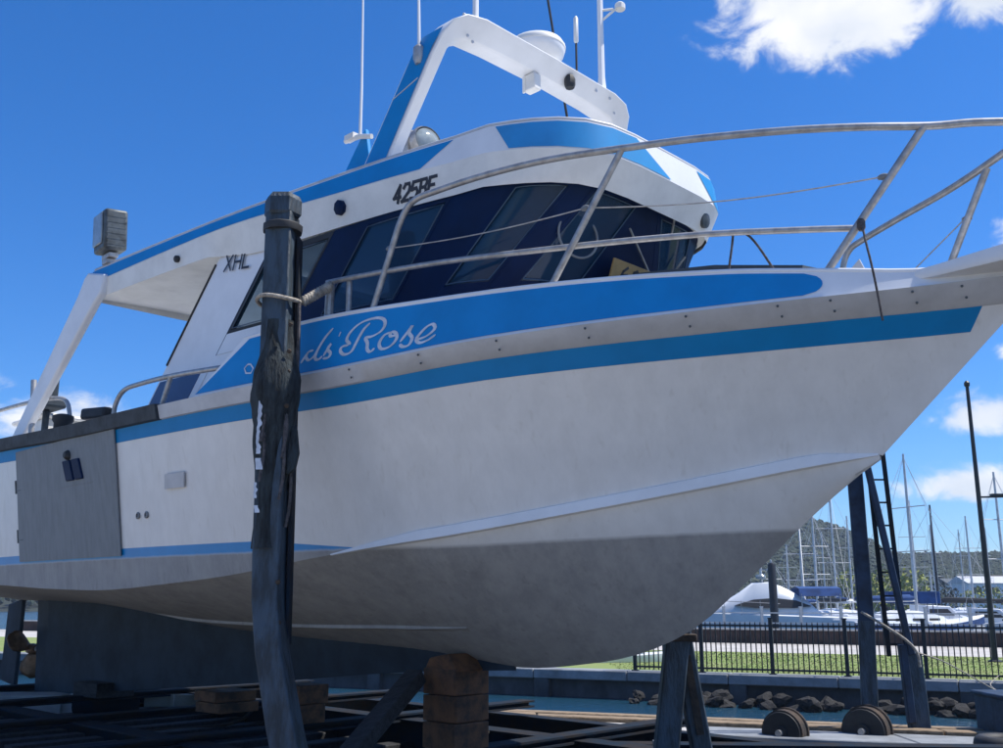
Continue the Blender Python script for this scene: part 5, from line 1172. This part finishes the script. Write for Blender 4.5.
for nm, m_, cnt, lab, amin, amax in (('wooded_hillside', 'tree', 24000, 'dark wooded hillside beyond the marina', -40, 50), ('scrub_patches', 'tree2', 900, 'paler scrub scattered through the wooded hillside', 10, 45)):
    mb = MB()
    for k in range(cnt):
        a = R(rnd.uniform(amin, amax) if rnd.random() < .3 else rnd.uniform(12, 34)); r = rnd.uniform(238, 385) if nm == 'wooded_hillside' else rnd.uniform(240, 330)
        x, y = math.sin(a)*r, math.cos(a)*r; h = hill_h(x, y); s = rnd.uniform(.55, 1.35)
        for q in range(2 if nm == 'wooded_hillside' else 2):
            ox, oy, oz = rnd.uniform(-1, 1)*s, rnd.uniform(-1, 1)*s, rnd.uniform(0, .8)*s; sc_ = s*rnd.uniform(.5, 1)
            mb.add([(x+ox+v.x*sc_*rnd.uniform(.7, 1.3), y+oy+v.y*sc_, h+1.2+oz+v.z*sc_*rnd.uniform(.7, 1.3)) for v in IV], IF)
    tag(mb.build(nm, M[m_], smooth=0), lab, 'trees', kind='stuff')
# shore bushes
def bush(px, Y, w, h, m_, label, base=.2):
    x = X_(px, Y); t = tag(empty('shore_bush', (x, Y, base)), label=label, cat='bush', group='bushes on the far shore')
    mb = MB(); mb.tube([(0, 0, -1.2), (.1, 0, h*.5)], [.25, .1], 6); part('stem', mb, 'darkwood', t)
    mb = MB()
    for k in range(420):
        a = rnd.uniform(0, 6.28); q = rnd.random()**.5; z = rnd.random(); lump = 1+.25*math.sin(a*3+px)
        p = Vector((math.cos(a)*q*w*.5*lump*(1-.4*z), math.sin(a)*q*w*.4*lump, z*h*(1-.35*q))); s = rnd.uniform(.16, .42)
        n = Vector((rnd.gauss(0, 1), rnd.gauss(0, 1), rnd.gauss(0, 1))).normalized(); u = n.orthogonal().normalized()*s; v = n.cross(u)
        mb.add([p-u, p+v*.7, p+u, p-v*.7], [(0, 1, 2, 3)])
    part('foliage', mb, m_, t, smooth=0); return t
bush(912, 130, 8, 6.4, 'leafy', 'yellow green bush behind the blue canopied boat')
bush(886, 140, 7, 6.2, 'leafy', 'yellow green bush seen between the thick post and the ladder')
bush(937, 150, 9, 4.5, 'tree', 'dark green bush right of the yellow green one')
bush(858, 150, 10, 7.5, 'leafy', 'olive bush above the stern of the motor cruiser')
bush(990, 170, 14, 4.2, 'leafy', 'olive bush in front of the white far building')
bush(826, 160, 10, 5, 'tree2', 'dry looking bush behind the masts under the bow')
# far buildings
def house(px, Y, w, h, label, roofm, wallm='cream', z=1.0):
    x = X_(px, Y); t = tag(empty('shore_building', (x, Y, z), R(8)), label=label, cat='building', group='buildings on the far shore')
    mb = MB(); mb.box((0, 0, h/2), (w, 6, h)); mb.box((0, 0, -1.2), (w, 6, 2.4)); wl = part('wall', mb, wallm, t, smooth=0)
    mb = MB(); mb.prism([(-w/2-.3, -3.4, h), (-w/2-.3, 3.4, h), (-w/2-.3, 0, h+1.3)], (w+.6, 0, 0)); part('roof', mb, roofm, t, smooth=0)
    n = max(2, int(w/2.6))
    for k in range(n):
        mb = MB(); mb.box(((k+.5)*w/n-w/2, -3.0, h*.55), (w/n*.5, .12, h*.4)); part('window', mb, 'black', t)
    return t
house(985, 190, 10, 3.0, 'long white building on the far shore left of the black mast', 'alu', 'ywhite', 1.6)
house(957, 200, 6, 2.6, 'small far building with a grey roof left of the long white one', 'lamp', 'cream', 1.8)
house(1012, 200, 9, 3.4, 'far shore building cut by the right edge of the picture', 'rust', 'cream', 1.6)
house(872, 235, 7, 3.0, 'far building glimpsed past the thick dark post', 'rust', 'cream', 1.5)

# ---------------------------------------------------------------- slipway clutter in the shade
gme = None
for k in range(16):
    u = rnd.uniform(-11, -1.2); s = rnd.uniform(-2.8, 1.9); w = bw(u, s, 0)
    mb = MB(); L_ = rnd.uniform(.3, 1.3); mb.box((0, 0, 0), (L_, rnd.uniform(.08, .2), rnd.uniform(.04, .10)))
    o = mb.build('scrap_timber', M['darkwood'], bevel=.006, seg=1); o.location = (w.x, w.y, -.12+rnd.uniform(.04, .10)); o.rotation_euler = (rnd.uniform(-.1, .1), rnd.uniform(-.08, .08), rnd.uniform(0, 3.1))
    tag(o, 'short dark piece of scrap timber lying on the slip floor under the boat', 'timber', 'scrap timber under the boat')
for u in frange(-12.8, -1.4, .62):
    mb = MB(); mb.box((u, .1, .09), (.22, 2.2, .16)); crp('sleeper', mb, 'darkwood', smooth=0, bevel=.01, seg=1)
for u in (-4.3, -8.2):
    mb = MB(); P = catmull([(u, -2.1, .35), (u+.3, -1.2, .16), (u+.1, -.3, .14), (u+.6, .6, .2), (u+.4, 1.1, .38)], 8); mb.tube(P, .02, 6); crp('slack_chain', mb, 'rust')
# light sea haze over the harbour
mb = MB(); mb.box((0, 130, 23), (1100, 800, 52)); hz_ = mb.build('haze', M['white'], smooth=0); hz_['kind'] = 'stuff'; hz_['label'] = 'thin sea haze over the harbour'
hm = bpy.data.materials.new('sea_haze'); hm.use_nodes = True; t = hm.node_tree; t.nodes.clear()
pv = N(t, 'ShaderNodeVolumePrincipled'); pv.inputs['Color'].default_value = (.72, .84, 1, 1); pv.inputs['Density'].default_value = .0004; pv.inputs['Anisotropy'].default_value = .2
ou = N(t, 'ShaderNodeOutputMaterial'); L(t, pv.outputs[0], ou.inputs['Volume']); hz_.data.materials.clear(); hz_.data.materials.append(hm)
